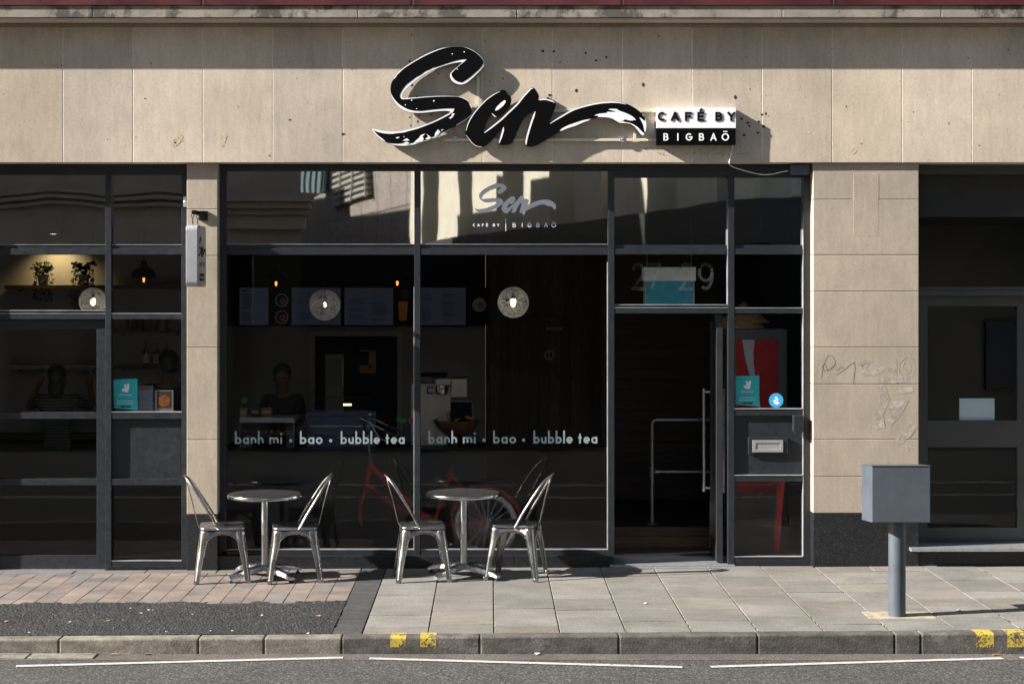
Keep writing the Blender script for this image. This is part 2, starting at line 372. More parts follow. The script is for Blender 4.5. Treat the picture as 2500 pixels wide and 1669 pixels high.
def wicker_mat():
    t = NT("wicker"); d = t.n("ShaderNodeBsdfDiffuse"); d.inputs[0].default_value = (.86, .87, .88, 1); tl = t.n("ShaderNodeBsdfTranslucent"); tl.inputs[0].default_value = (.84, .86, .88, 1)
    mx = t.n("ShaderNodeMixShader"); mx.inputs[0].default_value = .4; t.l(d.outputs[0], mx.inputs[1]); t.l(tl.outputs[0], mx.inputs[2]); t.l(mx.outputs[0], t.out.inputs[0]); return t.m
M['wicker'] = wicker_mat()
M['ss'] = plain("machine_steel", (0.42, 0.40, 0.36), 0.45, 0.6, 0.1, 8)
M['pipe'] = plain("iron_pipe", (0.22, 0.23, 0.24), 0.35, 0.9, 0.1, 8)
M['blue'] = plain("blue_panel", (0.035, 0.075, 0.17), 0.4)
M['leaf'] = plain("plant_leaf", (0.014, 0.024, 0.008), 0.6, 0, 0.3, 40)
M['pot'] = plain("pot", (0.30, 0.29, 0.27), 0.7)
M['skin'] = plain("skin", (0.13, 0.068, 0.045), 0.55, 0, 0.05, 20)
M['hair'] = plain("hair", (0.008, 0.007, 0.006), 0.5)
M['cloth_black'] = plain("black_cloth", (0.012, 0.012, 0.013), 0.9)
M['straw'] = plain("straw", (0.75, 0.52, 0.30), 0.8, 0, 0.25, 60, 0.5, 200)
M['cola'] = plain("red_plastic", (0.62, 0.012, 0.022), 0.4)
M['grey'] = plain("grey_plastic", (0.16, 0.17, 0.18), 0.5)
M['bikered'] = plain("red_enamel", (0.58, 0.022, 0.022), 0.3, 0, 0.1, 5, coat=0.5)
M['rubber'] = plain("tyre_rubber", (0.02, 0.02, 0.02), 0.8)
M['orange'] = plain("orange_food", (0.50, 0.24, 0.03), 0.6, 0, 0.3, 30)
M['bowlwood'] = plain("bowl_wood", (0.16, 0.07, 0.03), 0.5, 0, 0.2, 12)
M['bulb'] = emitm("warm_bulb", (1.0, 0.80, 0.56), 3.0)
M['bulb_small'] = emitm("amber_filament", (1.0, 0.34, 0.06), 0.7)
M['screen'] = emitm("menu_screen", (0.33, 0.40, 0.60), 0.0095)
M['screen_text'] = emitm("menu_screen_text", (0.30, 0.36, 0.5), 0.002)
M['screen_head'] = emitm("menu_screen_heading", (0.8, 0.4, 0.2), 0.007)
M['bottle'] = plain("amber_bottle", (0.10, 0.05, 0.015), 0.2, 0, 0.1, 10, coat=0.5)
M['label'] = plain("bottle_label", (0.45, 0.38, 0.26), 0.7)
# ------------------------------------------------------------------ lettering by strokes (no font files)
def arc(cx, cy, rx, ry, a0, a1, n=18):
    return [(cx + rx * math.cos(R(a0 + (a1 - a0) * i / n)), cy + ry * math.sin(R(a0 + (a1 - a0) * i / n))) for i in range(n + 1)]
def oval(cx=.5, cy=.5, rx=.5, ry=.5): return ('C', arc(cx, cy, rx, ry, 0, 360, 26)[:-1])
def ln(*p): return ('L', [(p[i], p[i + 1]) for i in range(0, len(p), 2)])
def pth(*ps):
    o = []
    for p in ps: o += p if isinstance(p, list) else [p]
    return ('P', o)
def dot(x, y, r=.5): return ('D', (x, y, r))
Eb = [ln(0, 0, 0, 1), ln(0, 1, .92, 1), ln(0, .52, .85, .52), ln(0, 0, .95, 0)]
GL = {
 'C': [pth(arc(.58, .5, .58, .5, 50, 310))], 'G': [pth(arc(.5, .5, .5, .5, 48, 360)), ln(.58, .5, 1, .5)],
 'A': [ln(0, 0, .5, 1), ln(1, 0, .5, 1), ln(.22, .3, .78, .3)], 'F': [ln(0, 0, 0, 1), ln(0, 1, 1, 1), ln(0, .5, .85, .5)],
 'E': Eb, 'É': Eb + [ln(.42, 1.32, .6, 1.52)],
 'B': [ln(0, 0, 0, 1), pth((0, 1), (.5, 1), arc(.5, .765, .38, .235, 80, -80, 10), (0, .53)), pth((0, .53), (.5, .53), arc(.5, .265, .5, .265, 80, -80, 10), (0, 0))],
 'Y': [ln(0, 1, .5, .48), ln(1, 1, .5, .48), ln(.5, .48, .5, 0)], 'I': [ln(.5, 0, .5, 1)], 'O': [oval()], 'N': [ln(0, 0, 0, 1), ln(0, 1, 1, 0), ln(1, 0, 1, 1)],
 'Ö': [oval(), dot(.26, 1.38), dot(.5, 1.38), dot(.74, 1.38)], 'S': [pth(arc(.5, .75, .45, .25, 40, 270, 12), arc(.5, .25, .5, .25, 90, -140, 12))],
 'b': [ln(0, 0, 0, 2.25), oval()], 'a': [oval(), ln(1, 0, 1, 1)], 'd': [oval(), ln(1, 0, 1, 2.25)], 'o': [oval()],
 'n': [ln(0, 0, 0, 1), pth((0, .4), arc(.5, .5, .5, .5, 175, 5), (1, 0))], 'h': [ln(0, 0, 0, 2.25), pth((0, .4), arc(.5, .5, .5, .5, 175, 5), (1, 0))],
 'm': [ln(0, 0, 0, 1), pth((0, .4), arc(.25, .6, .25, .4, 175, 5), (.5, 0)), pth((.5, .4), arc(.75, .6, .25, .4, 175, 5), (1, 0))],
 'i': [ln(.5, 0, .5, 1), dot(.5, 1.82, .60)], 'l': [ln(.5, 0, .5, 2.25)], 'u': [pth((0, 1), arc(.5, .5, .5, .5, 185, 355), (1, .6)), ln(1, 0, 1, 1)],
 'e': [pth(arc(.5, .5, .5, .5, 0, 318)), ln(0.02, .47, .98, .47)], 't': [ln(.42, 0, .42, 1.62), ln(0, 1, .95, 1)],
 'v': [ln(0, 1, .5, 0), ln(1, 1, .5, 0)], 'r': [ln(0, 0, 0, 1), pth((0, .4), arc(.75, .45, .75, .55, 175, 75))], '·': [dot(.5, .5, .95)],
 '7': [ln(0, 1, 1, 1), pth((1, 1), (.32, 0))], '2': [pth(arc(.5, .7, .47, .3, 165, -35), (.02, 0)), ln(.02, 0, 1, 0)],
 '9': [oval(.5, .67, .48, .33), pth(arc(.5, .52, .48, .5, 15, -125))],
}
WD = {'b': 1.05, 'a': 1.05, 'n': .95, 'h': .95, 'm': 1.55, 'i': .34, 'o': 1.1, 'u': .95, 'l': .3, 'e': 1.08, 't': .66, '·': .4, 'd': 1.05, 'v': .95, 'r': .6, ' ': .45}
_lay = [0]
def glyph(mb, ch, x0, x1, base, h, s, yf, yb):
    """one letter fitted between x0 and x1, height h above base, stroke s; each stroke a hair in front of the one before"""
    sx = max(x1 - x0 - s, 1e-6); sz = h - s
    if sx < 1e-5: x0 = (x0 + x1) / 2 - s / 2
    for kind, d in GL[ch]:
        _lay[0] = (_lay[0] + 1) % 5; yo = yf - 0.00015 * _lay[0]
        m = lambda p: (x0 + s / 2 + p[0] * sx, base + s / 2 + p[1] * sz)
        if kind == 'D':
            c = m((d[0], d[1])); r = s * d[2]
            mb.prism([(c[0] + r * math.cos(a * math.pi / 8), c[1] + r * math.sin(a * math.pi / 8)) for a in range(16)], yo, yb); continue
        pts = [Vector(m(p)) for p in d]
        if kind == 'L':
            t = (pts[-1] - pts[0]).normalized() * s / 2; pts[0] = pts[0] - t; pts[-1] = pts[-1] + t
        mb.ribbon([(p.x, p.y) for p in pts], s, yo, yb, closed=(kind == 'C'))
def word(mb, text, x0, x1, base, h, s, yf, yb, gap=.25):
    tot = sum(WD.get(c, 1) for c in text) + gap * (len(text) - 1); k = (x1 - x0) / tot; x = x0
    for c in text:
        wd = WD.get(c, 1) * k
        if c != ' ': glyph(mb, c, x, x + wd, base, h, s, yf, yb)
        x += wd + gap * k
def plxy(pts, ox, oy, sc, y): return [(X(ox + a / sc, y), Z(oy + b / sc, y)) for a, b in pts]

# ------------------------------------------------------------------ the cafe building
bld = thing("cafe_building", "pale limestone building with dark framed cafe shopfront and red metal band on top", "building", (0, 0.5, 0))
YF = 0.152            # front of the window frames, set back under the stone band
YG = 0.205            # glass
LX0, LX1 = -9.0, 9.0
# stone band of tall slabs
zt, zb = Z(66), Z(397)
mb = MB(); x = X(-187 - 6 * 170.7); 
js = [-188 + 170.72 * i for i in range(-6, 24)]
for i in range(len(js) - 1):
    g = 0.0026; v = random.uniform(.87, 1.07); wv = random.uniform(-.035, .025)
    a, b_ = X(js[i]), X(js[i + 1])
    mb.box(a + g, b_ - g, random.uniform(-.0006, .0006), 0.5, zb, zt, (v + wv * .3, v, v - wv))
mb.build("stone_band", M['stone'], bld, bevel=0.003)
mb = MB(); mb.box(X(js[0]), X(js[-1]), 0.0012, 0.49, zb + .003, zt - .01); mb.build("mortar", M['mortar'], bld)
# cornice
mb = MB(); CY = -0.165; zc = Z(50, CY)
for i in range(-7, 8):
    a = X(226 + 518 * i + (130 if i % 2 else 0), CY)
    b_ = X(226 + 518 * (i + 1) + (130 if (i + 1) % 2 else 0), CY); v = random.uniform(.85, 1.1)
    mb.box(a + .001, b_ - .001, CY, 0.5, zc + .02, zc + 0.30, (v, v, v))
mb.build("cornice", M['cornice'], bld, bevel=0.006)
mb = MB(); mb.box(-9.3, 9.3, CY + .012, 0.45, zc, zc + .02); mb.build("cornice_drip_edge", M['stone'], bld, bevel=0.003)
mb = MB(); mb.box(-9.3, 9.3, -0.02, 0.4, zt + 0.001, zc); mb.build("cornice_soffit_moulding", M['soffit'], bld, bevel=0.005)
mb = MB()
for i in range(-3, 4):
    a, b_ = X(-1022 + 491.5 + 512.5 * (i + 2), -.165), X(-1022 + 491.5 + 512.5 * (i + 3), -.165)
    mb.box(a + .004, b_ - .004, -0.180, -0.13, Z(13.5, -.180), Z(13.5, -.180) + 0.9)
mb.build("red_metal_band", M['red'], bld, bevel=0.004)
for i in range(-1, 4):
    for dx in (-6, 6):
        for dz in (3, 9):
            c = (X(-1022 + 491.5 + 512.5 * (i + 2) + dx, -.181), -.181, Z(13.5 - dz - 1.5, -.181)); m = MB(); m.ball(c, .004, 6); m.build("band_rivet", M['matt_black'], bld)
mb = MB(); mb.box(-9, 9, -0.13, .5, zc + .3, zc + 7.0, (.9, .9, .9)); mb.build("upper_wall", M['stone'], bld)
# pillars
def pillar(px0, px1, yf, joints, base_py, bot_py, x0=None, x1=None, yb=0.5):
    a = X(px0, yf) if x0 is None else x0; b_ = X(px1, yf) if x1 is None else x1
    m = MB(); zs = [zb] + [Z(j, yf) for j in joints] + [Z(base_py, yf)]
    for i in range(len(zs) - 1):
        v = random.uniform(.93, 1.06); m.box(a, b_, yf + random.uniform(0, .0012), yb, zs[i + 1] + .0015, zs[i] - (.0015 if i else 0), (v, v, v * .99))
    p = m.build("pillar", M['pstone'], bld, bevel=0.004)
    m2 = MB(); m2.box(a + .004, b_ - .004, yf + .005, yb - .01, Z(base_py, yf), zb); m2.build("mortar", M['joint'], p)
    m3 = MB(); m3.box(a - .001, b_ + .001, yf + .001, yb + .01, -0.2, Z(base_py, yf) - .002); m3.build("granite_base", M['granite'], p, bevel=0.004)
    return p
YP1, YP2 = 0.057, 0.027
pillar(456, 531, YP1, [511, 624, 848, 1073], 1255, 1396)
p2 = pillar(1985.5, 2243, YP2, [487, 622, 711, 847, 937, 1072, 1163], 1252, 1380)
pillar(0, 0, YP1, [511, 624, 848, 1073], 1255, 1396, X(-100 - 75, YP1), X(-100, YP1))
pillar(0, 0, YP1, [511, 624, 848, 1073], 1255, 1396, X(2760, YP1), X(3050, YP1))
m = MB()                     # repaired patch of stone high on the right pillar
m.box(X(2083, YP2), X(2146, YP2), YP2 - .0005, YP2 + .02, Z(578, YP2), Z(424, YP2), (1.0, .99, .97)); m.build("stone_patch", M['pstone'], p2, bevel=.003)
# ---- frames -------------------------------------------------------
def bars(name, lst, mat, parent, y0=YF, y1=0.23, bev=.002):
    m = MB()
    for q in lst:
        px0, px1, py0, py1 = q[:4]; a = q[4] if len(q) > 4 else y0; b_ = q[5] if len(q) > 5 else y1
        m.pbox(px0, px1, py0, py1, a, b_)
    return m.build(name, mat, parent, bevel=bev)
def pane(parent, px0, px1, py0, py1, mat, y=YG, name="pane"):
    m = MB(); m.add([(X(px0, y), y, Z(py1, y)), (X(px1, y), y, Z(py1, y)), (X(px1, y), y, Z(py0, y)), (X(px0, y), y, Z(py0, y))], [(0, 1, 2, 3)])
    return m.build(name, mat, parent)
def glint_beads(lst, par):  # thin silver beads added along sunlit edges to stand in for glints
    for q in lst: bars('glint_bead', [q], M['bead'], par, bev=.0006)
HB = 390
# left shopfront: door under a fanlight, narrow side light
fl = bars("left_shopfront_frame", [(-105, 456, HB, 427, .17), (-105, -92, 427, 1392), (443, 456, 427, 1394),
    (257, 271.5, 427, 1396, YF - .003), (-92, 257, 607, 621.5), (271.5, 443, 607, 621.5), (-92, 257, 598, 607, .165), (271.5, 443, 598, 607, .165),
    (-92, 257, 765, 779), (-92, 257, 757.5, 765, .168), (271.5, 443, 765, 779), (271.5, 443, 1006, 1022), (271.5, 443, 1168, 1184), (271.5, 443, 1369, 1381)], M['frame'], bld)
pane(fl, -92, 258, 426, 600, M['glass_top']); pane(fl, 270, 444, 426, 600, M['glass_top'])
pane(fl, -92, 258, 620, 760, M['glass']); pane(fl, 270, 444, 620, 768, M['glass']); pane(fl, 270, 444, 778, 1008, M['glass'])
pane(fl, 270, 444, 1182, 1372, M['glass']); pane(fl, 270, 444, 1182, 1372, M['film'], YG + .006, "frosted_film")
m = MB(); m.pbox(271.5, 443, 1021, 1169, .185, .2); m.build("kick_panel", M['frame'], fl, bevel=.006)
m = MB(); m.pbox(262, 456, 1381.5, 1400, YF - .02, .5); m.build("granite_plinth", M['granite'], fl, bevel=.003)
glint_beads([(-92, 257, 757, 759, .150, .2), (-92, 257, 764.2, 765.8, YF - .0015, .16), (271.5, 443, 1004.6, 1006.4, .150, .2), (271.5, 443, 1367.8, 1369.4, .150, .2), (-92, 257, 596.8, 598.2, .160, .2), (271.5, 443, 596.8, 598.2, .160, .2), (271.5, 443, 764.4, 766, .150, .2)], fl)
dl = bars("door", [(-92, 257, 779.5, 803, .19), (236, 257, 803, 1391, .165), (-92, 236, 1006, 1022, .172), (-92, 236, 1168, 1184, .172), (-92, 236, 1355, 1390, .172)], M['frame'], bld)
pane(dl, -92, 237, 802, 1008, M['glass'], .21); pane(dl, -92, 237, 1020, 1170, M['glass'], .21); pane(dl, -92, 237, 1182, 1357, M['glass'], .21); pane(dl, -92, 237, 1182, 1357, M['film'], .216, "frosted_film")
pane(dl, -92, 237, 1098, 1170, M['film'], .216, "frosted_film")
m = MB(); m.pbox(-92, 256, 1391, 1398, .12, .35); m.build("threshold", M['alu_dull'], dl)
# middle shopfront
fm = bars("shopfront_frame", [(531, 1986, HB, 417, .165), (1485, 1986, 417, 433, .165), (531, 543, 417, 1357, .165), (543, 553, 417, 1345, .18),
    (1011.5, 1026, 417, 1357, YF - .003), (1484.5, 1500, 417, 1382, YF - .003), (1777.5, 1793, 433, 1382, YF - .003), (1961.5, 1979.5, 433, 1384),
    (553, 1011.5, 607, 622), (1026, 1484.5, 607, 622), (1500, 1777.5, 607, 621), (1793, 1961.5, 607, 621),
    (553, 1011.5, 597, 607, .168), (1026, 1484.5, 597, 607, .168), (1500, 1777.5, 598, 607, .168), (1793, 1961.5, 598, 607, .168),
    (1500, 1777.5, 751, 765), (1500, 1777.5, 744, 751, .168), (1793, 1961.5, 752, 765),
    (553, 1011.5, 1345, 1356), (1026, 1484.5, 1345, 1356), (553, 1011.5, 1341, 1345, .17), (1026, 1484.5, 1341, 1345, .17),
    (1793, 1961.5, 998, 1014), (1793, 1961.5, 1160, 1175), (1793, 1961.5, 1359, 1384), (1979.5, 1985.4, 433, 1384, .16)], M['frame'], bld)
pane(fm, 552, 1012, 416, 600, M['glass_top']); pane(fm, 1025, 1486, 416, 600, M['glass_top']); pane(fm, 1499, 1779, 432, 600, M['glass_top']); pane(fm, 1792, 1963, 432, 600, M['glass_top'])
pane(fm, 552, 1012, 620, 1346, M['glass']); pane(fm, 1025, 1486, 620, 1346, M['glass']); pane(fm, 1499, 1779, 620, 748, M['glass']); pane(fm, 1792, 1963, 620, 756, M['glass'])
pane(fm, 1792, 1963, 764, 1000, M['glass']); pane(fm, 1792, 1963, 1174, 1362, M['glass'])
pane(fm, 552, 1012, 1091, 1346, M['film'], YG + .006, "frosted_film"); pane(fm, 1025, 1486, 1091, 1346, M['film'], YG + .006, "frosted_film"); pane(fm, 1792, 1963, 1174, 1362, M['film'], YG + .006, "frosted_film")
glint_beads([(553, 1011.5, 1339.8, 1342, .160, .2), (1026, 1484.5, 1339.8, 1342, .160, .2), (553, 1011.5, 1354.8, 1356.4, YF - .0015, .18), (1026, 1484.5, 1354.8, 1356.4, YF - .0015, .18), (1500, 1777.5, 742.8, 744.8, .160, .2), (1500, 1777.5, 750, 751.5, YF - .0015, .18), (1793, 1961.5, 750.8, 752.4, YF - .0015, .18),
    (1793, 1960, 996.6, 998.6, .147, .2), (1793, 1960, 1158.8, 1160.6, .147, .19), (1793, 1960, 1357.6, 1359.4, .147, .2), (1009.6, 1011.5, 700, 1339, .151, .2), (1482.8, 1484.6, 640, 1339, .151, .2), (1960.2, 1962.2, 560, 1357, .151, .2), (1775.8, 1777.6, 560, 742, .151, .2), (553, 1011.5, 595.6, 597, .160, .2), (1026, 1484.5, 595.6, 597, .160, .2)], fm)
m = MB()
for a, b_ in ((531, 1256), (1256.6, 1490)): m.pbox(a, b_, 1356.5, 1400, .10, .5)
m.build("granite_plinth", M['granite'], fm, bevel=.003)
m = MB(); m.pbox(1793, 1961.5, 1013, 1161, .178, .2); m.build("kick_panel", M['frame'], fm, bevel=.004)
lp = MB(); lp.pbox(1827, 1924, 1067, 1108, .150, .19); lo = lp.build("letter_plate", M['frame'], fm, bevel=.003)
lp = MB(); 
for q in ((1837.5, 1912, 1074, 1081), (1837.5, 1912, 1096.5, 1103.5), (1837.5, 1845, 1081, 1096.5), (1905, 1912, 1081, 1096.5)): lp.pbox(*q, .142, .151)
M['flap'] = plain('flap_metal', (.34, .34, .34), .4, .3, .05, 6); lp.pbox(1844, 1906, 1080, 1098, .147, .151); lp.build("letter_flap", M['flap'], lo, bevel=.0015)
m = MB(); m.pbox(1486, 1795, 1379, 1392, .10, .6); m.build("threshold", M['alu_dull'], fm, bevel=.003)
# small grey entry box with pointed foot beside the side light, and a lock box on the glass
eb = thing("entry_box", "small dark grey box with pointed foot fixed to right door post", "box", (X(1948, .05), .1, Z(1040, .05)))
m = MB(); y = .06; m.prism([(X(a, y), Z(b_, y)) for a, b_ in ((1938, 1014), (1962, 1014), (1962, 1053), (1951, 1062), (1945, 1060), (1938, 1052))], y, .143); m.build("casing", M['frame'], eb, bevel=.003)
# open glazed cafe door swung inward
od = thing("open_door", "dark glazed cafe door standing open inward with tall steel pull bars", "door", (X(1757, .25), .25, 0))
hx, ang = X(1757, .2), R(86.5); ux, uy = math.cos(ang), math.sin(ang)
def dl_box(mb, s0, s1, t0, t1, z0, z1):
    vs = []
    for zz in (z0, z1):
        for t_ in (t0, t1):
            for s_ in (s0, s1): vs.append((hx + ux * s_ - uy * t_ * -1 * -1, .2 + uy * s_ + ux * t_, zz))
    mb.add(vs, [(0, 2, 3, 1), (4, 5, 7, 6), (0, 1, 5, 4), (2, 6, 7, 3), (0, 4, 6, 2), (1, 3, 7, 5)])
ztop = Z(768, .2); m = MB()
for q in ((0, .075, 0.03, ztop), (.80, .875, 0.03, ztop), (.075, .80, ztop - .07, ztop), (.075, .80, .03, .16)): dl_box(m, q[0], q[1], -.028, .028, q[2], q[3])
m.build("frame", M['frame_dark'], od, bevel=.003)
m = MB(); dl_box(m, .075, .80, -.003, .003, .16, ztop - .07); m.build("pane", M['glass'], od)
for sgn in (-1, 1):
    m = MB(); hs = .78 if sgn > 0 else .70; zz0, zz1 = Z(1208, .7), Z(952, .7)
    pt = lambda t_, z_: (hx + ux * hs - uy * t_ * sgn, .2 + uy * hs + ux * t_ * sgn, z_)
    m.tube([pt(.085, zz0), pt(.085, zz1)], .016, 12)
    for z_ in (zz0 + .03, zz1 - .03): m.tube([pt(.03, z_), pt(.085, z_)], .014, 10)
    m.build("pull_bar", M['alu'], od, smooth=True)
# neighbouring doorway at the right, deep in shade
YN = 0.30
nd = bars("neighbour_doorway", [(2230, 2800, HB, 425, .22, .5), (2238, 2800, 700, 709, .26, .34), (2238, 2800, 709, 722, .25, .34), (2238, 2264.5, 722.5, 1320, YN, .36), (2264.5, 2800, 722.5, 747, YN, .36),
    (2264.5, 2800, 1026, 1091, YN, .36), (2264.5, 2800, 1287, 1320, YN, .36), (2484, 2510, 747, 1026, YN, .36), (2484, 2510, 1091, 1287, YN, .36)], M['grey_frame'], bld)
pane(nd, 2262, 2490, 745, 1030, M['glass'], .33); pane(nd, 2262, 2490, 1088, 1290, M['glass'], .33); pane(nd, 2238, 2800, 424, 702, M['glass'], .33)
m = MB(); m.pbox(2243, 2800, 1347, 1400, .05, .5); m.build("granite_step", M['granite'], nd, bevel=.004)
m = MB(); m.pbox(2225, 2800, 1338, 1346, -.05, .35); m.build("metal_sill", M['alu_dull'], nd, bevel=.002)
m = MB(); m.pbox(2243, 2800, 1320.5, 1337, .26, .36); m.build("bottom_rail", M['grey_frame'], nd)
# wear of the stone: drill holes, chips, smears
m = MB(); hl = []
for i in range(26): hl.append((random.uniform(960, 1240), random.uniform(80, 330), random.uniform(.9, 2.2)))
for i in range(46): hl.append((1591 + i * 5.6 + random.uniform(-2, 2), random.choice((359, 365, 374, 376)) + random.uniform(-1.5, 1.5), random.uniform(.9, 1.4)))
for i in range(70): hl.append((random.uniform(0, 2500), random.uniform(75, 392), random.uniform(.7, 2.0)))
for q in ((1860, 280, 3), (1810, 290, 3.5), (1825, 300, 3.5), (1870, 278, 3), (1853, 297, 3), (1864, 309, 4), (1830, 308, 3), (1817, 330, 3.5), (1850, 324, 3), (1000, 150, 3), (1005, 207, 4), (1020, 297, 3), (708, 293, 3), (838, 328, 4), (1343, 233, 4), (1337, 240, 3),
    (1455, 148, 3), (1480, 140, 3), (1430, 130, 3), (1407, 222, 4), (1570, 207, 4), (1795, 237, 4), (1325, 125, 3.5), (1352, 126, 3)): hl.append(q)
for px, py, r in hl:
    if 905 < px < 1580 and 110 < py < 360 and random.random() < .0: continue
    c = (X(px), Z(py)); k = random.uniform(.8, 1.3); n = 9; r = r / 290 * 1.0; ph = random.random() * 6
    m.flat([(c[0] + r * k * math.cos(a * 2 * math.pi / n) * random.uniform(.75, 1.2), c[1] + r / k * math.sin(a * 2 * math.pi / n) * random.uniform(.75, 1.2)) for a in range(n)], -.0010)
tag(m.build("drill_hole", M['hole'], bld), kind="stuff")
m = MB()
for px, py, r in ((435, 340, 15), (545, 338, 12), (1985, 325, 9), (2085, 368, 8), (1975, 322, 5), (425, 352, 8), (540, 355, 7)):
    n = 14; m.flat([(X(px) + r / 290 * math.cos(a * 2 * math.pi / n) * random.uniform(.45, 1.15), Z(py) + r / 290 * math.sin(a * 2 * math.pi / n) * random.uniform(.45, 1.15)) for a in range(n)], -.0012); m.build("chipped_stone", M['chip'], bld); m = MB()
m = MB(); y = YP2 - .0005
for pts, wdt in (([(2100, 893), (2104, 884), (2118, 886), (2108, 896), (2112, 912), (2135, 910), (2160, 900), (2185, 906)], 13), ([(2140, 925), (2172, 928), (2215, 925)], 16), ([(2150, 940), (2160, 975), (2145, 1010), (2150, 1045)], 22),
    ([(2195, 955), (2230, 950)], 14), ([(2165, 990), (2205, 985), (2190, 1010), (2170, 1030)], 18), ([(2190, 1080), (2215, 1060), (2232, 1035)], 20), ([(2210, 1090), (2220, 1100)], 10)):
    m.ribbon([(X(a, y), Z(b_, y)) for a, b_ in pts], wdt / 290, y - .00004 * len(m.f) / 60, y + .0004)
m.build("white_smear", M['smear'], p2)
m = MB(); y = YP2 - .0008
for pts in ([(2188, 875), (2189, 925), (2200, 923), (2228, 918), (2235, 900), (2230, 876), (2212, 872), (2196, 885), (2195, 910), (2210, 914), (2224, 905), (2222, 888), (2208, 884), (2202, 900), (2212, 905)],):
    m.ribbon([(X(a, y), Z(b_, y)) for a, b_ in pts], 1.5 / 290, y, y + .0006)
m.build("white_scrawl", M['smear'], p2)
m = MB()
for pts in ([(2005, 922), (2010, 890), (2022, 866), (2032, 868), (2040, 885), (2030, 900), (2012, 905), (2007, 893), (2014, 888), (2020, 905), (2036, 892), (2045, 905), (2052, 895), (2060, 903), (2050, 910), (2040, 914)], [(2055, 893), (2062, 902), (2075, 890), (2086, 884), (2087, 900), (2083, 935)]):
    m.ribbon([(X(a, y), Z(b_, y)) for a, b_ in pts], .75 / 290, y, y + .0006)
m.build("dark_scrawl", M['scribble'], p2)

# ------------------------------------------------------------------ the brush lettering sign
S_OUT = [(100,1243),(190,1262),(300,1280),(420,1288),(540,1275),(650,1250),(760,1222),(880,1180),(1000,1130),(1110,1075),(1200,1025),(1222,1008),(1195,995),(1130,990),(1000,1000),(900,1012),(800,1020),(700,1020),(620,1005),(540,975),(470,920),(415,850),(375,770),(362,680),(375,610),(410,540),(470,455),(540,390),(620,335),(720,275),(830,210),(950,155),(1070,110),(1180,85),(1290,75),(1400,85),(1500,115),(1590,170),(1650,225),(1690,285),(1700,320),(1680,370),(1640,420),(1560,500),(1480,570),(1430,605),(1370,622),(1310,612),(1250,580),(1215,530),(1207,480),(1230,440),(1280,400),(1340,350),(1392,298),(1350,302),(1260,315),(1150,345),(1050,380),(950,420),(850,475),(760,535),(680,600),(610,660),(560,715),(530,765),(525,790),(540,812),(560,818),(640,808),(760,800),(900,788),(1020,782),(1150,780),(1280,785),(1380,800),(1460,835),(1510,910),(1530,990),(1520,1040),(1490,1080),(1420,1130),(1330,1185),(1240,1240),(1150,1290),(1050,1345),(950,1390),(850,1425),(740,1460),(640,1480),(540,1487),(440,1480),(350,1455),(270,1420),(200,1370),(140,1310)]
S_BLK = [(125,1264),(180,1290),(260,1310),(380,1322),(440,1310),(560,1300),(600,1285),(740,1250),(780,1235),(900,1190),(1020,1140),(1120,1090),(1205,1045),(1225,1025),(1252,1015),(1278,958),(1150,958),(1000,970),(880,985),(800,995),(700,990),(630,975),(580,955),(500,910),(440,850),(395,790),(368,730),(366,640),(395,560),(450,512),(455,490),(550,398),(640,338),(750,272),(870,207),(1000,149),(1100,112),(1200,90),(1300,81),(1400,89),(1500,121),(1590,176),(1650,236),(1690,300),(1680,330),(1640,390),(1560,460),(1480,530),(1400,580),(1385,592),(1300,575),(1255,530),(1232,490),(1232,460),(1270,420),(1340,355),(1420,290),(1450,262),(1390,262),(1300,280),(1200,310),(1100,345),(1000,378),(970,380),(920,410),(860,430),(800,480),(730,515),(660,570),(590,620),(530,700),(498,765),(500,800),(520,826),(560,830),(700,817),(900,797),(1040,790),(1200,787),(1320,792),(1400,815),(1470,855),(1490,920),(1525,975),(1522,1030),(1488,1068),(1418,1118),(1340,1165),(1300,1190),(1295,1215),(1230,1240),(1160,1275),(1080,1305),(1030,1330),(990,1350),(930,1375),(850,1412),(720,1432),(640,1455),(560,1440),(500,1457),(400,1455),(300,1440),(290,1420),(240,1375),(190,1340),(145,1290)]
E_OUT = [(140,1150),(150,1060),(190,920),(250,800),(330,680),(420,570),(520,460),(640,350),(760,270),(880,205),(970,175),(1020,178),(1060,235),(1100,290),(1150,330),(1162,380),(1160,450),(1120,550),(1050,640),(970,710),(890,760),(830,785),(790,775),(725,700),(680,770),(620,880),(570,990),(545,1085),(552,1108),(600,1075),(720,985),(840,890),(960,790),(1060,690),(1180,580),(1300,460),(1400,330),(1500,220),(1580,140),(1640,120),(1680,150),(1720,210),(1760,280),(1775,320),(1760,375),(1800,380),(1880,370),(1960,380),(2060,410),(2120,445),(2148,490),(2135,560),(2100,650),(2050,760),(1995,885),(2008,911)]
SW_TOP = [(100,580),(250,490),(400,400),(550,325),(700,275),(850,235),(1000,200),(1200,170),(1400,160),(1550,170),(1700,205),(1850,275),(1960,345),(2050,430),(2110,510),(2150,610),(2160,700),(2155,790),(2130,860),(2100,895),(2070,915),(2030,900),(1980,850),(1920,770),(1860,705),(1790,660),(1700,645),(1600,650),(1530,640),(1480,610),(1420,565),(1360,535),(1280,515),(1150,510),(1050,520),(930,550),(840,590),(740,635),(600,700),(480,740),(360,790),(240,830),(130,890),(0,970)]
E_BOT = [(1880,1310),(1780,1370),(1680,1415),(1600,1430),(1500,1425),(1465,1390),(1465,1320),(1490,1200),(1530,1060),(1580,900),(1640,730),(1665,650),(1600,680),(1520,730),(1450,790),(1400,870),(1340,980),(1290,1090),(1240,1220),(1200,1320),(1150,1370),(1060,1390),(960,1395),(880,1380),(870,1350),(920,1200),(960,1060),(965,1000),(900,1075),(830,1170),(740,1280),(650,1370),(580,1420),(510,1440),(430,1435),(350,1405),(280,1340),(220,1260),(150,1175)]
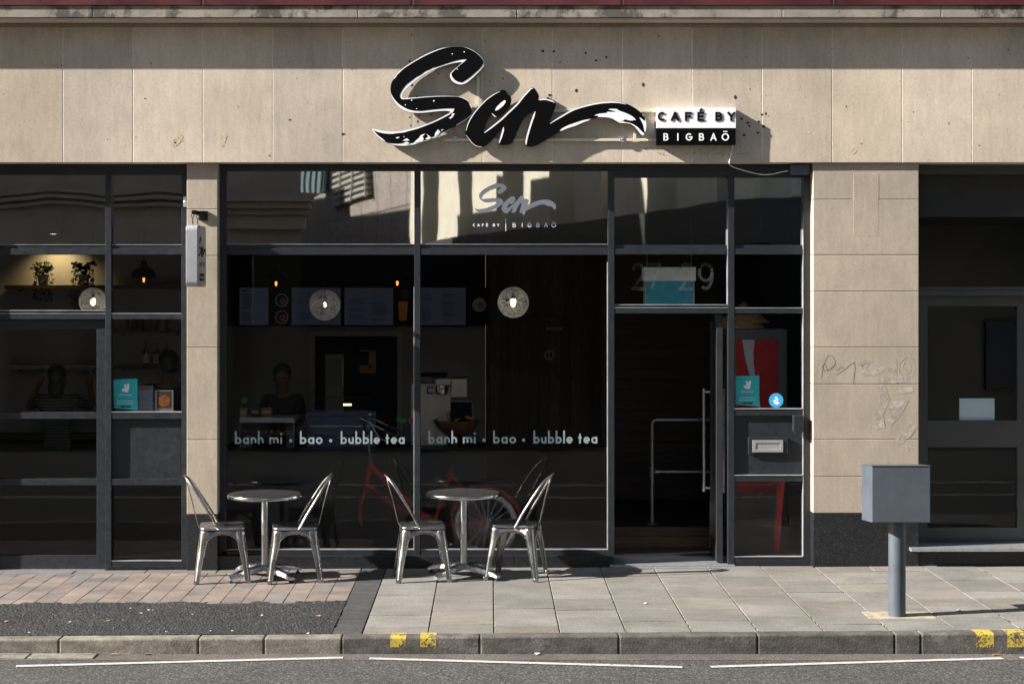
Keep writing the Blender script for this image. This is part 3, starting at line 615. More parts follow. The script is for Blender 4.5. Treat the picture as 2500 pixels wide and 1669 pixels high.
def s_px(p): return (890 + p[0] / 5.806, 100 + p[1] / 5.806)
def e_px(p): return (1120 + p[0] / 9.035, 200 + p[1] / 9.035)
def w_px(p): return (1340 + p[0] / 9.035, 230 + p[1] / 9.035)
def at(pxs, y): return [(X(a, y), Z(b_, y)) for a, b_ in pxs]
def smooth2(pts, it=1):
    for _ in range(it):
        o = []
        for i in range(len(pts)):
            a, b_, c = Vector(pts[i - 1]), Vector(pts[i]), Vector(pts[(i + 1) % len(pts)])
            d1, d2 = (b_ - a), (c - b_)
            if d1.length > 1e-9 and d2.length > 1e-9 and d1.normalized().dot(d2.normalized()) < .55: o.append(tuple(b_)); continue
            o.append(tuple(a * .25 + b_ * .75)); o.append(tuple(b_ * .75 + c * .25))
        pts = o
    return pts
S_full = smooth2([s_px(p) for p in S_OUT]); S_black = smooth2([s_px(p) for p in S_BLK])
E_full = smooth2([e_px(p) for p in E_OUT] + [w_px(p) for p in SW_TOP] + [e_px(p) for p in E_BOT])
sg = thing("lettering_sign", "large black and white brush script Sen sign standing off the stone band", "sign", (X(1240), -.04, Z(235)), None)
YS = -0.068
m = MB(); m.prism(at(S_full, YS), YS, YS + .034); m.prism(at(E_full, YS), YS - .001, YS + .034); m.build("letter_body", M['sign_edge'], sg)
m = MB(); m.flat(at(S_full, YS), YS - .0008); ws = m.build("white_face", M['white'], sg)
m = MB(); m.flat(at(S_black, YS), YS - .0024); m.flat(at(E_full, YS), YS - .0026); m.build("black_face", M['black'], sg)
m = MB(); y = YS - .0040
for pl in ([(1040,1255),(1075,1290),(1030,1338),(990,1354),(1000,1310)], [(860,1315),(800,1335),(770,1375),(720,1420),(700,1445),(820,1425),(840,1385),(820,1360)], [(880,1320),(945,1370),(900,1400),(860,1385),(905,1360)], [(600,1380),(640,1415),(540,1415),(570,1395)], [(440,1375),(470,1360),(500,1368),(460,1385)], [(1240,1030),(1278,1030),(1250,1080),(1215,1105),(1195,1090),(1230,1070)], [(1080,1268),(1112,1252),(1118,1260),(1090,1275)], [(560,1440),(600,1428),(640,1455),(590,1462)], [(1300,385),(1322,400),(1318,415)]):
    m.flat(at([s_px(p) for p in pl], y), y); m.build('white_highlight', M['white'], sg); m = MB()
for a, b_, r in ((668,840,10),(982,850,11),(578,908,8),(738,962,7),(1243,186,8),(1413,157,9),(560,1358,7)):
    m.flat(at([s_px((a + r * math.cos(k * .7854), b_ + r * math.sin(k * .7854))) for k in range(8)], y), y); m.build('white_highlight', M['white'], sg); m = MB()
for pl in ([(800,630),(830,560),(920,470),(1000,410),(1035,412),(1035,450),(980,530),(880,610),(820,638)],): m.flat(at([e_px(p) for p in pl], y), y); m.build('white_highlight', M['white'], sg); m = MB()
for pl in ([(1000,470),(1090,435),(1280,415),(1290,390),(1400,395),(1490,385),(1310,340),(1360,325),(1490,325),(1560,370),(1680,410),(1800,465),(1880,520),(1920,575),(1880,570),(1840,585),(1760,580),(1680,555),(1650,585),(1580,595),(1700,620),(1800,640),(1880,675),(1960,730),(2030,800),(2110,880),(2075,910),(2030,890),(1960,800),(1890,715),(1800,655),(1700,640),(1560,635),(1480,590),(1400,540),(1300,515),(1150,505),(1085,505),(1085,480)], [(1995,515),(2040,535),(2112,600),(2125,545),(2150,640),(2150,760),(2120,855),(2100,780),(2080,680),(2040,590)], [(240,805),(300,750),(420,690),(560,640),(760,575),(930,545),(840,590),(720,640),(580,700),(420,750),(280,810)], [(2060,440),(2090,470),(2080,485)]):
    m.flat(at([w_px(p) for p in pl], y), y); m.build('white_highlight', M['white'], sg); m = MB()
def strip(pts, f, wd, off):
    """white edge strip: run along an edge, moved inwards by off"""
    q = [Vector(f(p)) for p in pts]; o = []
    for i, p in enumerate(q):
        d = (q[min(i + 1, len(q) - 1)] - q[max(i - 1, 0)]).normalized(); o.append((p.x - d.y * off, p.y + d.x * off))
    n = len(o); W = [wd / 290 * min(1, .35 + 1.3 * min(i, n - 1 - i) / max(1, (n - 1) * .35)) for i in range(n)]
    m = MB(); m.ribbon(at(o, y), W, y, y + .0005); m.build('white_highlight', M['white'], sg)
strip(smooth2([(150,1175)] + E_OUT[:12])[3:-3], e_px, 2.3, 1.6)
strip(E_OUT[28:40], e_px, 3.6, 2.0)
strip(E_OUT[44:50], e_px, 2.8, 1.7)
strip([(20,640)] + SW_TOP[:11], w_px, 3.4, 1.9)
strip(E_BOT[5:12], e_px, 4.2, 2.3)
strip(E_BOT[24:28], e_px, 4.2, 2.3)
strip([(725,700),(760,735),(790,768),(830,778)][::-1], e_px, 2.2, .8)
strip([(150,1175),(220,1260),(280,1340),(350,1405),(430,1435),(510,1440)][::-1], e_px, 1.2, .7)
m = MB(); yr = -.028
for q in ((1085, 1602, 338, 344.5), (1352, 1605, 266, 273.5), (1164, 1170.5, 185, 262), (1547, 1553.5, 312, 338)): m.pbox(*q, yr, yr + .018)
rl = m.build("mounting_rail", M['rail'], sg, bevel=.001)
m = MB()
each("bracket_plate", M['alu_dull'], rl, [lambda m, px=px: m.pbox(px - 5.5, px + 5.5, 333, 347, yr - .004, -.004) for px in (1110, 1519)])
for px, py in ((1110, 340), (1519, 340), (1167, 197), (1580, 341), (1585, 270), (1371, 270)): m = MB(); m.ball((X(px, yr), yr - .004, Z(py, yr)), .007 if px in (1110, 1519) else .003, 8); m.build("bolt", M['steel'], rl, smooth=True)

# ------------------------------------------------------------------ cafe by / bigbao box sign
bx = thing("box_sign", "white over black rectangular sign lettered CAFÉ BY and BIGBAÖ right of the script", "sign", (X(1700), -.05, Z(308)))
yb_ = -0.070; m = MB(); m.pbox(1603, 1796.5, 263, 313, yb_, -.006); m.build("white_panel", M['white'], bx, bevel=.001)
m = MB(); m.pbox(1603, 1796, 313.2, 353.5, yb_ + .001, -.006); bp = m.build("black_panel", M['black'], bx, bevel=.001)
def letters(mb, chs, ox, sc, base_py, cap_px, s_px_, y, yb):
    for c, a, b_ in chs: glyph(mb, c, X(ox + a / sc, y), X(ox + b_ / sc, y), Z(base_py, y), cap_px * (DIST + y) / FPX, s_px_ * (DIST + y) / FPX, y, yb)
each("raised_letter", M['matt_black'], bx, [lambda m, q=q: letters(m, (q,), 1580, 6.18, 295.5, 22, 5.0, yb_ - .0048, yb_ - .0004) for q in (('C',160,274),('A',356,484),('F',570,670),('É',758,862),('B',1028,1134),('Y',1210,1328))])
each("white_letter", M['white'], bp, [lambda m, q=q: letters(m, (q,), 1580, 6.18, 343.7, 18.2, 3.1, yb_ - .003, yb_) for q in (('B',246,322),('I',453,475),('G',582,684),('B',783,860),('A',955,1047),('Ö',1125,1236))])
m = MB(); y = -.03; cp = [(1790, 353), (1787, 370), (1782, 390), (1781, 400), (1795, 405), (1820, 413), (1850, 421), (1872, 424), (1895, 422), (1915, 417), (1934, 414)]
pp = []; pts = [Vector((X(a, y), (-.02 if i < 4 else .10), Z(b_, y))) for i, (a, b_) in enumerate(cp)]
for i in range(len(pts) - 1):
    for k in range(4):
        t = k / 4; p0 = pts[max(i - 1, 0)]; p1 = pts[i]; p2_ = pts[i + 1]; p3 = pts[min(i + 2, len(pts) - 1)]
        pp.append(.5 * ((2 * p1) + (p2_ - p0) * t + (2 * p0 - 5 * p1 + 4 * p2_ - p3) * t * t + (3 * p1 - p0 - 3 * p2_ + p3) * t ** 3))
m.tube(pp, .0035, 6); tag(m.build("sign_cable", M['white'], None, smooth=True), "thin white cable drooping from box sign to grey junction box", "cable")
m = MB(); m.pbox(1932, 1977, 401, 425, .05, .165); tag(m.build("junction_box", M['post'], None, bevel=.008, seg=3), "small grey junction box under the stone band at right end", "box")

# ------------------------------------------------------------------ decals on the glass (they rest on it)
YD = YG - .0025
def dec(name, label, cat, group=None): return thing(name, label, cat, (0, YD, 1), group)
dc = dec("window_logo", "pale grey brush script logo with small capitals on upper middle pane", "decal")
x0, y0_, x1, y1_ = 1155.6, 447, 1357.5, 520.5
def small(p): return (x0 + (p[0] - 907) / (1579 - 907) * (x1 - x0), y0_ + (p[1] - 112.5) / (359 - 112.5) * (y1_ - y0_))
m = MB(); m.flat(at([small(p) for p in S_black], YD), YD); m.flat(at([small(p) for p in E_full], YD), YD - .0002); m.build("script", M['decal'], dc)
each('capital', M['decal'], dc, [lambda m, q=q: letters(m, (q,), 1150, 10.677, 552.9, 7.0, 1.6, YD, YD + .0008) for q in (('C',50,110),('A',160,232),('F',283,332),('É',388,447),('B',568,630),('Y',673,742))] + [lambda m, q=q: letters(m, (q,), 1150, 10.677, 554.9, 11.0, 1.7, YD, YD + .0008) for q in (('B',1083,1170),('I',1322,1346),('G',1473,1582),('B',1703,1787),('A',1903,2002),('Ö',2093,2217))])
each('divider', M['decal'], dc, [lambda m: m.ribbon(at([(1234.7, 532.7), (1234.7, 564.6)], YD), 1.7 / 287, YD, YD + .0008)])
for ox, base, words, lab in ((0, 1083.2, ((573.6, 689, "banh mi"), (706.5, 713.5, "·"), (732.3, 787.5, "bao"), (803.5, 811, "·"), (831.8, 988, "bubble tea")), "left pane"), (1, 1082, ((1045.8, 1161.5, "banh mi"), (1178, 1185, "·"), (1204, 1260, "bao"), (1274.5, 1282, "·"), (1302.3, 1458.5, "bubble tea")), "middle pane")):
    dc = dec("window_lettering", "pale lettering banh mi bao bubble tea %s" % ("on large pane left of mullion" if ox == 0 else "on large pane nearest open door"), "lettering", "banh mi lettering on the windows")
    for a, b_, tx in words:
        m = MB(); yi = YG + .0032; word(m, tx, X(a, yi), X(b_, yi), Z(base, yi), 16.4 * (DIST + yi) / FPX, 4.3 * (DIST + yi) / FPX, yi, yi + .0008); m.build("word" if tx != "·" else "bullet", M['decal_blue'], dc)
def frost():
    t = NT("frosted_numerals"); d = t.n("ShaderNodeBsdfDiffuse"); d.inputs[0].default_value = (.16, .17, .18, 1); tr = t.n("ShaderNodeBsdfTransparent"); mx = t.n("ShaderNodeMixShader"); mx.inputs[0].default_value = .16
    t.l(tr.outputs[0], mx.inputs[1]); t.l(d.outputs[0], mx.inputs[2]); t.l(mx.outputs[0], t.out.inputs[0]); return t.m
M['frost'] = frost()
for nm, chs in (("27", (('2', 238, 378), ('7', 385, 528))), ("29", (('2', 690, 832), ('9', 874, 1030)))):
    dc = dec("house_number", "translucent frosted numerals %s on the glass above the open door" % nm, "number", "street numbers above the door")
    for c, a, b_ in chs:
        m = MB(); letters(m, ((c, a, b_),), 1480, 3.92, 709, 68, 7.5, YD, YD + .0008); m.build("numeral", M['frost'], dc)
def rider(mb, f, y):     # pale angular hopping mark
    mb.flat(at([f(p) for p in ((170,1110),(205,1095),(225,1102),(210,1035),(240,1028),(254,1078),(262,1022),(298,1025),(292,1100),(275,1160),(240,1155),(188,1140))], y), y)
def sticker(label, corners, f, grp):
    dc = dec("delivery_sticker", label, "sticker", grp); y = YD
    m = MB(); m.flat(at(corners, y), y); m.build("backing", M['teal'], dc)
    m = MB(); rider(m, f, y - .0008); m.build("emblem", M['decal'], dc)
    m = MB(); a = f((135, 1210)); b_ = f((338, 1210)); word(m, "deliveroo", X(a[0], y), X(b_[0], y), Z(a[1], y), 2.5 / 290, .75 / 290, y - .0008, y); m.build("wordmark", M['decal'], dc)
    m = MB()
    for yy, u0, u1 in ((1298, 110, 365), (1335, 105, 380)):
        u = u0
        while u < u1 - 10:
            v = min(u1, u + random.uniform(25, 60)); m.ribbon(at([f((u, yy)), f((v, yy))], y), 1.1 / 290, y - .0007, y); u = v + 9
    m.build("small_print", M['decal'], dc)
    m = MB(); m.ribbon(at([f((160, 1386)), f((235, 1386))], y), 3 / 290, y - .0007, y); m.ribbon(at([f((248, 1386)), f((326, 1386))], y), 3 / 290, y - .0007, y); m.build("badge", M['matt_black'], dc)
f1 = lambda p: (270 + p[0] / 6.533, 780 + p[1] / 6.533)
sticker("teal sticker with white emblem on left side light above kick panel", [f1(p) for p in ((42, 955), (428, 942), (432, 1445), (60, 1412))], f1, "teal delivery stickers")
f2 = lambda p: (1795 + (p[0] - 42) / 6.66, 917 + (p[1] - 945) / 6.6)
sticker("teal sticker with white emblem in front of the red fridge, above letter plate", [(1795.5, 917.5), (1853.5, 916.5), (1853.7, 992), (1796, 987)], f2, "teal delivery stickers")
dc = dec("round_sticker", "round bright blue sticker with white swirl right of letter plate above it", "sticker")
M['cyan'] = plain("cyan_sticker", (0.03, 0.34, 0.62), 0.5, 0, .05, 5)
m = MB(); m.flat(at([(1894.8 + 17.6 * math.cos(k * math.pi / 16), 976.8 + 17.6 * math.sin(k * math.pi / 16)) for k in range(32)], YD), YD); m.build("backing", M['cyan'], dc)
m = MB()
for pl in ([(1889, 984), (1897, 987), (1904, 983), (1900, 980), (1890, 981)], [(1886, 977), (1900, 973), (1902, 976), (1890, 980)], [(1892, 968), (1898, 968), (1898, 972), (1892, 973)]): m.flat(at(pl, YD), YD - .0008)
m.build("swirl", M['white'], dc)
nt_ = thing("blank_notice", "blank pale blue notice inside glass of the grey neighbouring door", "notice", (X(2385, .34), .34, Z(1002, .34)))
m = MB(); m.pbox(2342, 2428, 972, 1033, .335, .337); m.build("sheet", M['paper'], nt_)
# ------------------------------------------------------------------ ground
KB, KF = -2.69, -2.82          # back and front of the kerb top
ROADZ = -0.116
m = MB(); m.add([(-120, -300, ROADZ), (120, -300, ROADZ), (120, KF + .03, ROADZ), (-120, KF + .03, ROADZ)], [(0, 1, 2, 3)]); structure(m.build("road", M['road']))
# a lighter dusty channel against the kerb
m = MB(); m.add([(-30, KF - .20, ROADZ + .002), (30, KF - .20, ROADZ + .002), (30, KF, ROADZ + .002), (-30, KF, ROADZ + .002)], [(0, 1, 2, 3)])
M['channel'] = speck("dusty_channel", (0.082, 0.072, 0.062), (0.04, 0.036, 0.03), (0.13, 0.118, 0.105), 120, .9, .4, .25); structure(m.build("road_channel", M['channel']))
m = MB(); zc_ = ROADZ + .010
for a, b_ in ((-320, 62), (66, 228)): m.box(X(a, -2.97), X(b_, -2.97), KF - .155, KF - .005, ROADZ - .02, zc_, (.95, .93, .86))
structure(m.build("channel_slab", M['kerb'], bevel=.006))
# kerb stones
m = MB(); js_ = [-700, -380, -190, 144, 484.5, 645, 834.5, 1172, 1511.5, 1850, 2185, 2249, 2600, 2950, 3300]
for i in range(len(js_) - 1):
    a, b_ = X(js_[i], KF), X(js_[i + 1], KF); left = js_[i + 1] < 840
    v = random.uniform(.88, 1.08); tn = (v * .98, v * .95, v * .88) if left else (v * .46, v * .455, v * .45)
    dy = random.uniform(-.0004, .0004); dz = random.uniform(-.0004, .0004)
    vs = [(x, y, z) for z in (0, 1) for y in (0, 1) for x in (0, 1)]
    P_ = []
    for q in vs:
        xx = a + .0006 if q[0] == 0 else b_ - .0006; yy = (KF + dy) if q[1] == 0 else KB; zz = ROADZ - .1 if q[2] == 0 else PZ(xx) + .004 + dz
        P_.append((xx, yy, zz))
    m.add(P_, [(0, 2, 3, 1), (4, 5, 7, 6), (0, 1, 5, 4), (2, 6, 7, 3), (0, 4, 6, 2), (1, 3, 7, 5)], tn)
for s_, e_ in ((-40, X(-700, KF) - .01), (X(3300, KF) + .01, 40)):
    xx = s_
    while xx < e_ - .01:
        b_ = min(xx + .92, e_); m.add([(q, y, z if z < 0 else (max(-.05, min(.06, PZ(q))) + .004)) for z in (ROADZ - .1, 1) for y in (KF, KB) for q in (xx + .004, b_ - .004)], [(0, 2, 3, 1), (4, 5, 7, 6), (0, 1, 5, 4), (2, 6, 7, 3), (0, 4, 6, 2), (1, 3, 7, 5)], (.75, .74, .72)); xx = b_
structure(m.build("kerb", M['kerb'], bevel=.014, seg=3))
# sub-base under all paving
m = MB(); m.add([(-40, KB, -.02 + PZ(-9)), (-9, KB, -.014 + PZ(-9)), (9, KB, -.014 + PZ(9)), (40, KB, -.014 + PZ(9)), (40, .55, -.014 + PZ(9)), (9, .55, -.014 + PZ(9)), (-9, .55, -.014 + PZ(-9)), (-40, .55, -.02 + PZ(-9))], [(0, 1, 6, 7), (1, 2, 5, 6), (2, 3, 4, 5)])
structure(m.build("paving_bed", M['joint']))
# slab paving to the right
m = MB(); x = -.873; c = 0
while x < 8.6:
    w_ = .452; y = .08 if c % 1 == 0 else 0
    y = .10
    first = random.choice((.22, .38, .52, .30))
    while y > KB + .02:
        ln_ = first if first else random.choice((.45, .38, .45, .30, .52)); first = None
        y2 = max(KB + .004, y - ln_)
        if y2 - KB < .12: y2 = KB + .004
        v = random.uniform(.84, 1.10); k = random.random()
        tn = (v, v, v) if k < .60 else ((v * 1.04, v * 1.005, v * .955) if k < .82 else (v * .95, v * .965, v * .965))
        dz = random.uniform(-.0025, .0025); tl = random.uniform(-.0015, .0015)
        g = .0036
        vs = []
        for zz in (-.05, 0):
            for yy in (y2 + .0065, y - .0065):
                for xx in (x + g, x + w_ - g): vs.append((xx, yy, zz + PZ(xx) + (dz + tl * (1 if xx > x + .2 else -1) if zz == 0 else 0)))
        m.add(vs, [(0, 2, 3, 1), (4, 5, 7, 6), (0, 1, 5, 4), (2, 6, 7, 3), (0, 4, 6, 2), (1, 3, 7, 5)], tn)
        y = y2
    x += w_; c += 1
structure(m.build("pavement", M['slab'], bevel=.004))
# dark setts between
m = MB(); y = .10
while y > KB + .01:
    y2 = max(KB + .004, y - random.choice((.10, .105, .10))); v = random.uniform(.85, 1.12); dz = random.uniform(-.002, .002)
    if y2 - KB < .04: y2 = KB + .004
    m.box(-1.080, -.878, y2 + .001, y - .001, -.05, dz, (v, v, v), shear=True); y = y2
M['sett'] = speck("dark_sett", (0.045, 0.043, 0.045), (0.022, 0.022, 0.022), (0.085, 0.082, 0.08), 150, .8, .4, .2, True)
structure(m.build("sett_strip", M['sett'], bevel=.003))
# clay pavers on the left, ragged front edge
m = MB(); x = -1.084; c = 0
while x > -9:
    x0 = x - .1585; y = -.085; st = random.choice((.06, .11, .16, .20)); end = -1.50 + random.uniform(-.05, .04) if c % 3 else -1.50
    while y > end:
        y2 = y - (st if st else .205); st = None
        if y2 - end < .05: y2 = end
        k = random.random(); v = random.uniform(.86, 1.1)
        tn = (v * 1.0, v * .93, v * .89) if k < .45 else ((v * .80, v * .85, v * .90) if k < .72 else ((v * 1.08, v * 1.01, v * .96) if k < .85 else (v * .9, v * .86, v * .84)))
        m.box(x0 + .002, x - .002, y2 + .0018, y - .0018, -.05, random.uniform(-.002, .002), tn, shear=True); y = y2
    x = x0; c += 1
structure(m.build("brick_paving", M['paver'], bevel=.003))
m = MB(); x = -1.084
while x > -9: m.box(x - .6, x - .004, -.081, .10, -.05, random.uniform(-.004, .001), (.75, .76, .78), shear=True); x -= .604
structure(m.build("paving_edge_strip", M['slab'], bevel=.004))
# tarmac patch: lumpy sheet
EDG = [random.choice((-.9, -.3, 0, .3, .6, 1.0)) for _ in range(60)]; m = MB(); nx, ny = 300, 80; xa, xb, ya, yb2 = -9.0, -1.083, KB - .0, -1.40
vs = []
for j in range(ny + 1):
    for i in range(nx + 1):
        xx = xa + (xb - xa) * i / nx + (random.uniform(-.006, .006) if 0 < i < nx else 0); yy = ya + (yb2 - ya) * j / ny
        edge = min(1, (xb - xx) / .05)
        vs.append((xx, yy, PZ(xx) + random.uniform(-.0035, .0045) + (.004 if yy < -1.475 + .045 * EDG[int((xx + 9) / .16) % 60] else -.012)))
fs = [(j * (nx + 1) + i, j * (nx + 1) + i + 1, (j + 1) * (nx + 1) + i + 1, (j + 1) * (nx + 1) + i) for j in range(ny) for i in range(nx)]
m.add(vs, fs); structure(m.build("tarmac_patch", M['tarmac'], smooth=True, auto=180))
# road markings
def gp(px, py, z=ROADZ):
    d = (CAMH - z) * FPX / (py - 714.0); return ((px - 1195.0) * d / FPX, d - DIST)
m = MB()
for a, b_ in (((39, 1626.5), (838, 1605.5)), ((902, 1607.5), (1666, 1629)), ((1735, 1628), (2448, 1607)), ((2490, 1605.5), (2900, 1617)), ((-700, 1607), (-30, 1627))):
    p, q = Vector(gp(*a)), Vector(gp(*b_)); d = (q - p).normalized(); nrm = Vector((-d.y, d.x)) * .029
    m.add([(t.x, t.y, ROADZ + .0052) for t in (p - nrm, q - nrm, q + nrm, p + nrm)], [(0, 1, 2, 3)])
structure(m.build("white_road_line", M['white_line']))
m = MB()
for a, b_ in ((953, 991), (1026, 1065), (2383, 2427), (2459, 2505)):
    x0, x1 = X(a, KF), X(b_, KF); zt_ = PZ((x0 + x1) / 2) + .004; zf = ROADZ + .048
    pr_ = [(KB + .01, zt_ + .0018), (KF + .014, zt_ + .0018), (KF + .0045, zt_ - .002), (KF - .0010, zt_ - .012), (KF - .0016, zf)]
    vs = [(x, y, z) for y, z in pr_ for x in (x0, x1)]; m.add(vs, [(2 * i, 2 * i + 2, 2 * i + 3, 2 * i + 1) for i in range(4)])
structure(m.build("yellow_kerb_mark", M['yellow']))
# moss in the joints, one ground cover
m = MB()
for px, py in ((1002, 1541), (1498, 1541), (1640, 1514), (1648, 1524), (1655, 1535), (1805, 1518), (1813, 1530), (1820, 1541), (1885, 1517), (1895, 1517), (1945, 1505), (1957, 1517), (1965, 1524), (1978, 1533), (2135, 1525), (2142, 1531), (2150, 1538), (2305, 1533), (2315, 1534), (2310, 1536), (2248, 1383), (2256, 1384), (2410, 1498), (2430, 1510), (2440, 1516), (2470, 1532), (2480, 1536), (2450, 1393), (2465, 1402), (2455, 1396)):
    gx, gy = gp(px, py, PZ(X(px))); gx = -.873 + .452 * round((gx + .873) / .452)
    for k in range(7):
        a, r = random.uniform(0, 6.28), random.uniform(0, .05); h = 0; s_ = random.uniform(.003, .008)
        cx, cy = gx + math.cos(a) * r * .12, gy + math.sin(a) * r; m.ball((cx, cy, PZ(cx)), s_, 5, (1, 1, .45))
tag(m.build("moss", M['moss'], None, smooth=True), kind="stuff")
# litter: dropped butts, leaves and paper scraps, each its own thing
def litter(name, label, cat, px, py, z, size, mat, rz, grp):
    gx, gy = gp(px, py, z); o = empty(name, (gx, gy, z), rz); mm = MB(); L_, W_, H_ = size
    if cat == "butt": mm.tube([(-L_ / 2, 0, H_ / 2), (L_ / 2, 0, H_ / 2)], H_ / 2, 6)
    else:
        pts = [(L_ / 2 * math.cos(k * .785) * random.uniform(.7, 1.1), W_ / 2 * math.sin(k * .785) * random.uniform(.7, 1.1), .002 + H_ * random.random()) for k in range(8)]
        mm.add(pts + [(p[0], p[1], p[2] + .0015) for p in pts], [tuple(range(7, -1, -1)), tuple(range(8, 16))] + [(k, (k + 1) % 8, (k + 1) % 8 + 8, k + 8) for k in range(8)])
    ob = mm.build(name, mat); COL.objects.unlink(ob); COL.objects.link(ob); ob.location = o.location; ob.rotation_euler = o.rotation_euler; bpy.data.objects.remove(o)
    tag(ob, label, cat, grp)
M['butt'] = plain("filter_tan", (0.30, 0.19, 0.09), .9); M['scrap'] = plain("paper_scrap", (0.62, 0.60, 0.56), .9); M['dleaf'] = plain("dry_leaf", (0.30, 0.19, 0.08), .9)
for px, py in ((17, 1517), (171, 1518), (364, 1489), (318, 1485), (374, 1489), (363, 1516), (276, 1534), (407, 1542), (568, 1540), (515, 1540), (72, 1544), (20, 1526), (752, 1546), (640, 1502), (345, 1497), (470, 1500)):
    litter("paper_scrap", "pale paper scrap lying on the dark tarmac patch", "scrap", px, py, PZ(X(px)) + .004, (.028 * random.uniform(.4, 1.3), .02, .004), M['scrap'], random.uniform(0, 3), "paper scraps on the tarmac")
for px, py, in ((16, 1518), (777, 1504), (262, 1516)): litter("dry_leaf", "small curled tan leaf lying on the dark tarmac patch", "leaf", px, py, PZ(X(px)) + .006, (.05, .035, .008), M['dleaf'], random.uniform(0, 3), "dry leaves on the tarmac")
for px, py in ((363, 1597), (279, 1597.5), (215, 1597)): litter("cigarette_butt", "tan cigarette butt in the gutter below left kerb", "butt", px, py, ROADZ + .004, (.05, .01, .011), M['butt'], random.uniform(-.3, .3), "cigarette butts in the gutter")
litter("cigarette_butt", "tan cigarette butt in the gutter under yellow marks far right", "butt", 2432, 1599, ROADZ + .004, (.045, .01, .011), M['butt'], .1, None)
litter("paper_scrap", "white paper scrap in the gutter below middle of kerb", "scrap", 1311, 1597, ROADZ + .004, (.05, .04, .01), M['scrap'], .5, None)
litter("paper_scrap", "white paper scrap on the slabs right of grey post", "scrap", 2340, 1491, PZ(3.2) + .004, (.045, .04, .006), M['scrap'], .5, None)
litter("paper_scrap", "white paper scrap on the slabs near front, middle of photo", "scrap", 1575, 1473, PZ(1.1) + .004, (.03, .03, .006), M['scrap'], .5, None)

# ------------------------------------------------------------------ grey cabinet on a post
gx, gy = gp(2190, 1503, .019); pb = thing("post_cabinet", "plain blue grey metal box on a round post standing on the pavement", "cabinet", (gx, gy, PZ(gx)))
z0 = PZ(gx); dpt = gy - .06
m = MB(); m.lathe([(.0605, -.03), (.0605, .70)], (gx, gy, z0), 32); m.build("post", M['post'], pb, smooth=True)
yb0 = gy - .175; xa, xb = X(2129, yb0), X(2271.5, yb0); za, zb_ = Z(1275, yb0), Z(1138, yb0)
m = MB(); m.box(xa, xb, yb0, yb0 + .335, za, zb_); m.v = [(a, b_, c - (b_ - yb0) * .075) for a, b_, c in m.v]; m.build("box", M['post'], pb, bevel=.004)
m = MB(); m.box(xa - .004, xb + .004, yb0 - .004, yb0 + .339, zb_ + .0005, zb_ + .007); m.v = [(a, b_, c - (b_ - yb0) * .075) for a, b_, c in m.v]; m.build("lid", M['post'], pb, bevel=.002)
m = MB(); x0, y0 = gp(2112, 1507, z0); x1, y1 = gp(2283, 1490, z0); m.box(gx - .22, gx + .26, gy - .10, gy + .16, z0 - .02, z0 + .0045); structure(m.build("concrete_pad", M['concrete'], bevel=.004))

# ------------------------------------------------------------------ hanging sign on a bracket
hs = thing("hanging_sign", "silver rounded box sign hanging from black bracket on left stone pillar", "sign", (X(481, -.25), -.02, Z(625, -.25)))
xs = X(481.5, -.48); ths = .092; m = MB(); ya, yb3 = -.48, -.045; zt_, zb2 = Z(549, -.48), Z(700, -.48)
n_ = 8; rr = .045; prof = []
for cy, cz, a0 in ((ya + rr, zb2 + rr, 180), (yb3 - rr, zb2 + rr, 270), (yb3 - rr, zt_ - rr, 0), (ya + rr, zt_ - rr, 90)):
    for k in range(n_ + 1): prof.append((cy + rr * math.cos(R(a0 + 90 * k / n_)), cz + rr * math.sin(R(a0 + 90 * k / n_))))
nn = len(prof); m.add([(xs - ths, a, b_) for a, b_ in prof] + [(xs, a, b_) for a, b_ in prof], [(i, (i + 1) % nn, (i + 1) % nn + nn, i + nn) for i in range(nn)] + [tuple(range(nn))[::-1], tuple(range(nn, 2 * nn))])
M['silver'] = plain('silver_paint', (.42, .43, .45), .38, .35, .06, 6); body = m.build("sign_box", M['silver'], hs, smooth=True, bevel=.002)
m = MB(); pr2 = [((a - (ya + yb3) / 2) * .94 + (ya + yb3) / 2, (b_ - (zt_ + zb2) / 2) * .95 + (zt_ + zb2) / 2) for a, b_ in prof]
m.add([(xs + .001, a, b_) for a, b_ in pr2], [tuple(range(nn))]); M['sface'] = plain("sign_face", (0.46, 0.44, 0.41), .5); m.build("sign_face", M['sface'], hs)
m = MB()        # the script, capitals and boxed word on the side face (depth runs along y)
def side(p, y): 
    u = (p[0] - 907) / (1579 - 907); v = (p[1] - 112.5) / (359 - 112.5); return (xs + .002, ya + .04 + u * (yb3 - ya - .06), zt_ - .09 - v * .17)
for poly in (S_black, E_full):
    vs = [side(p, 0) for p in poly]; a_ = sum(vs[i][1] * vs[(i + 1) % len(vs)][2] - vs[(i + 1) % len(vs)][1] * vs[i][2] for i in range(len(vs)))
    if a_ < 0: vs = vs[::-1]
    m.add(vs, [tuple(range(len(vs)))])
m.build("script", M['matt_black'], hs)
word_z = zt_ - .335; x_ = xs + .002
for i, c in enumerate("CAFÉ BY"):
    if c == ' ': continue
    mm = MB(); glyph(mm, c, .06 + i * .042, .088 + i * .042, word_z, .034, .007, 0, .0005); mm.v = [(x_ - v_[1], ya + .03 + v_[0], v_[2]) for v_ in mm.v]; mm.build("capital", M['matt_black'], hs)
m = MB(); m.box(xs + .0012, xs + .003, ya + .10, ya + .335, zb2 + .05, zb2 + .11); pl_ = m.build("boxed_panel", M['matt_black'], hs)
for i, c in enumerate("BIGBAÖ"):
    mm = MB(); glyph(mm, c, .012 + i * .036, .034 + i * .036, zb2 + .066, .026, .005, 0, .0005); mm.v = [(xs + .0036 - v_[1], ya + .10 + v_[0], v_[2]) for v_ in mm.v]; mm.build("boxed_letter", M['rail'], pl_)
br = MB(); xc = xs - .045; yzb = .05
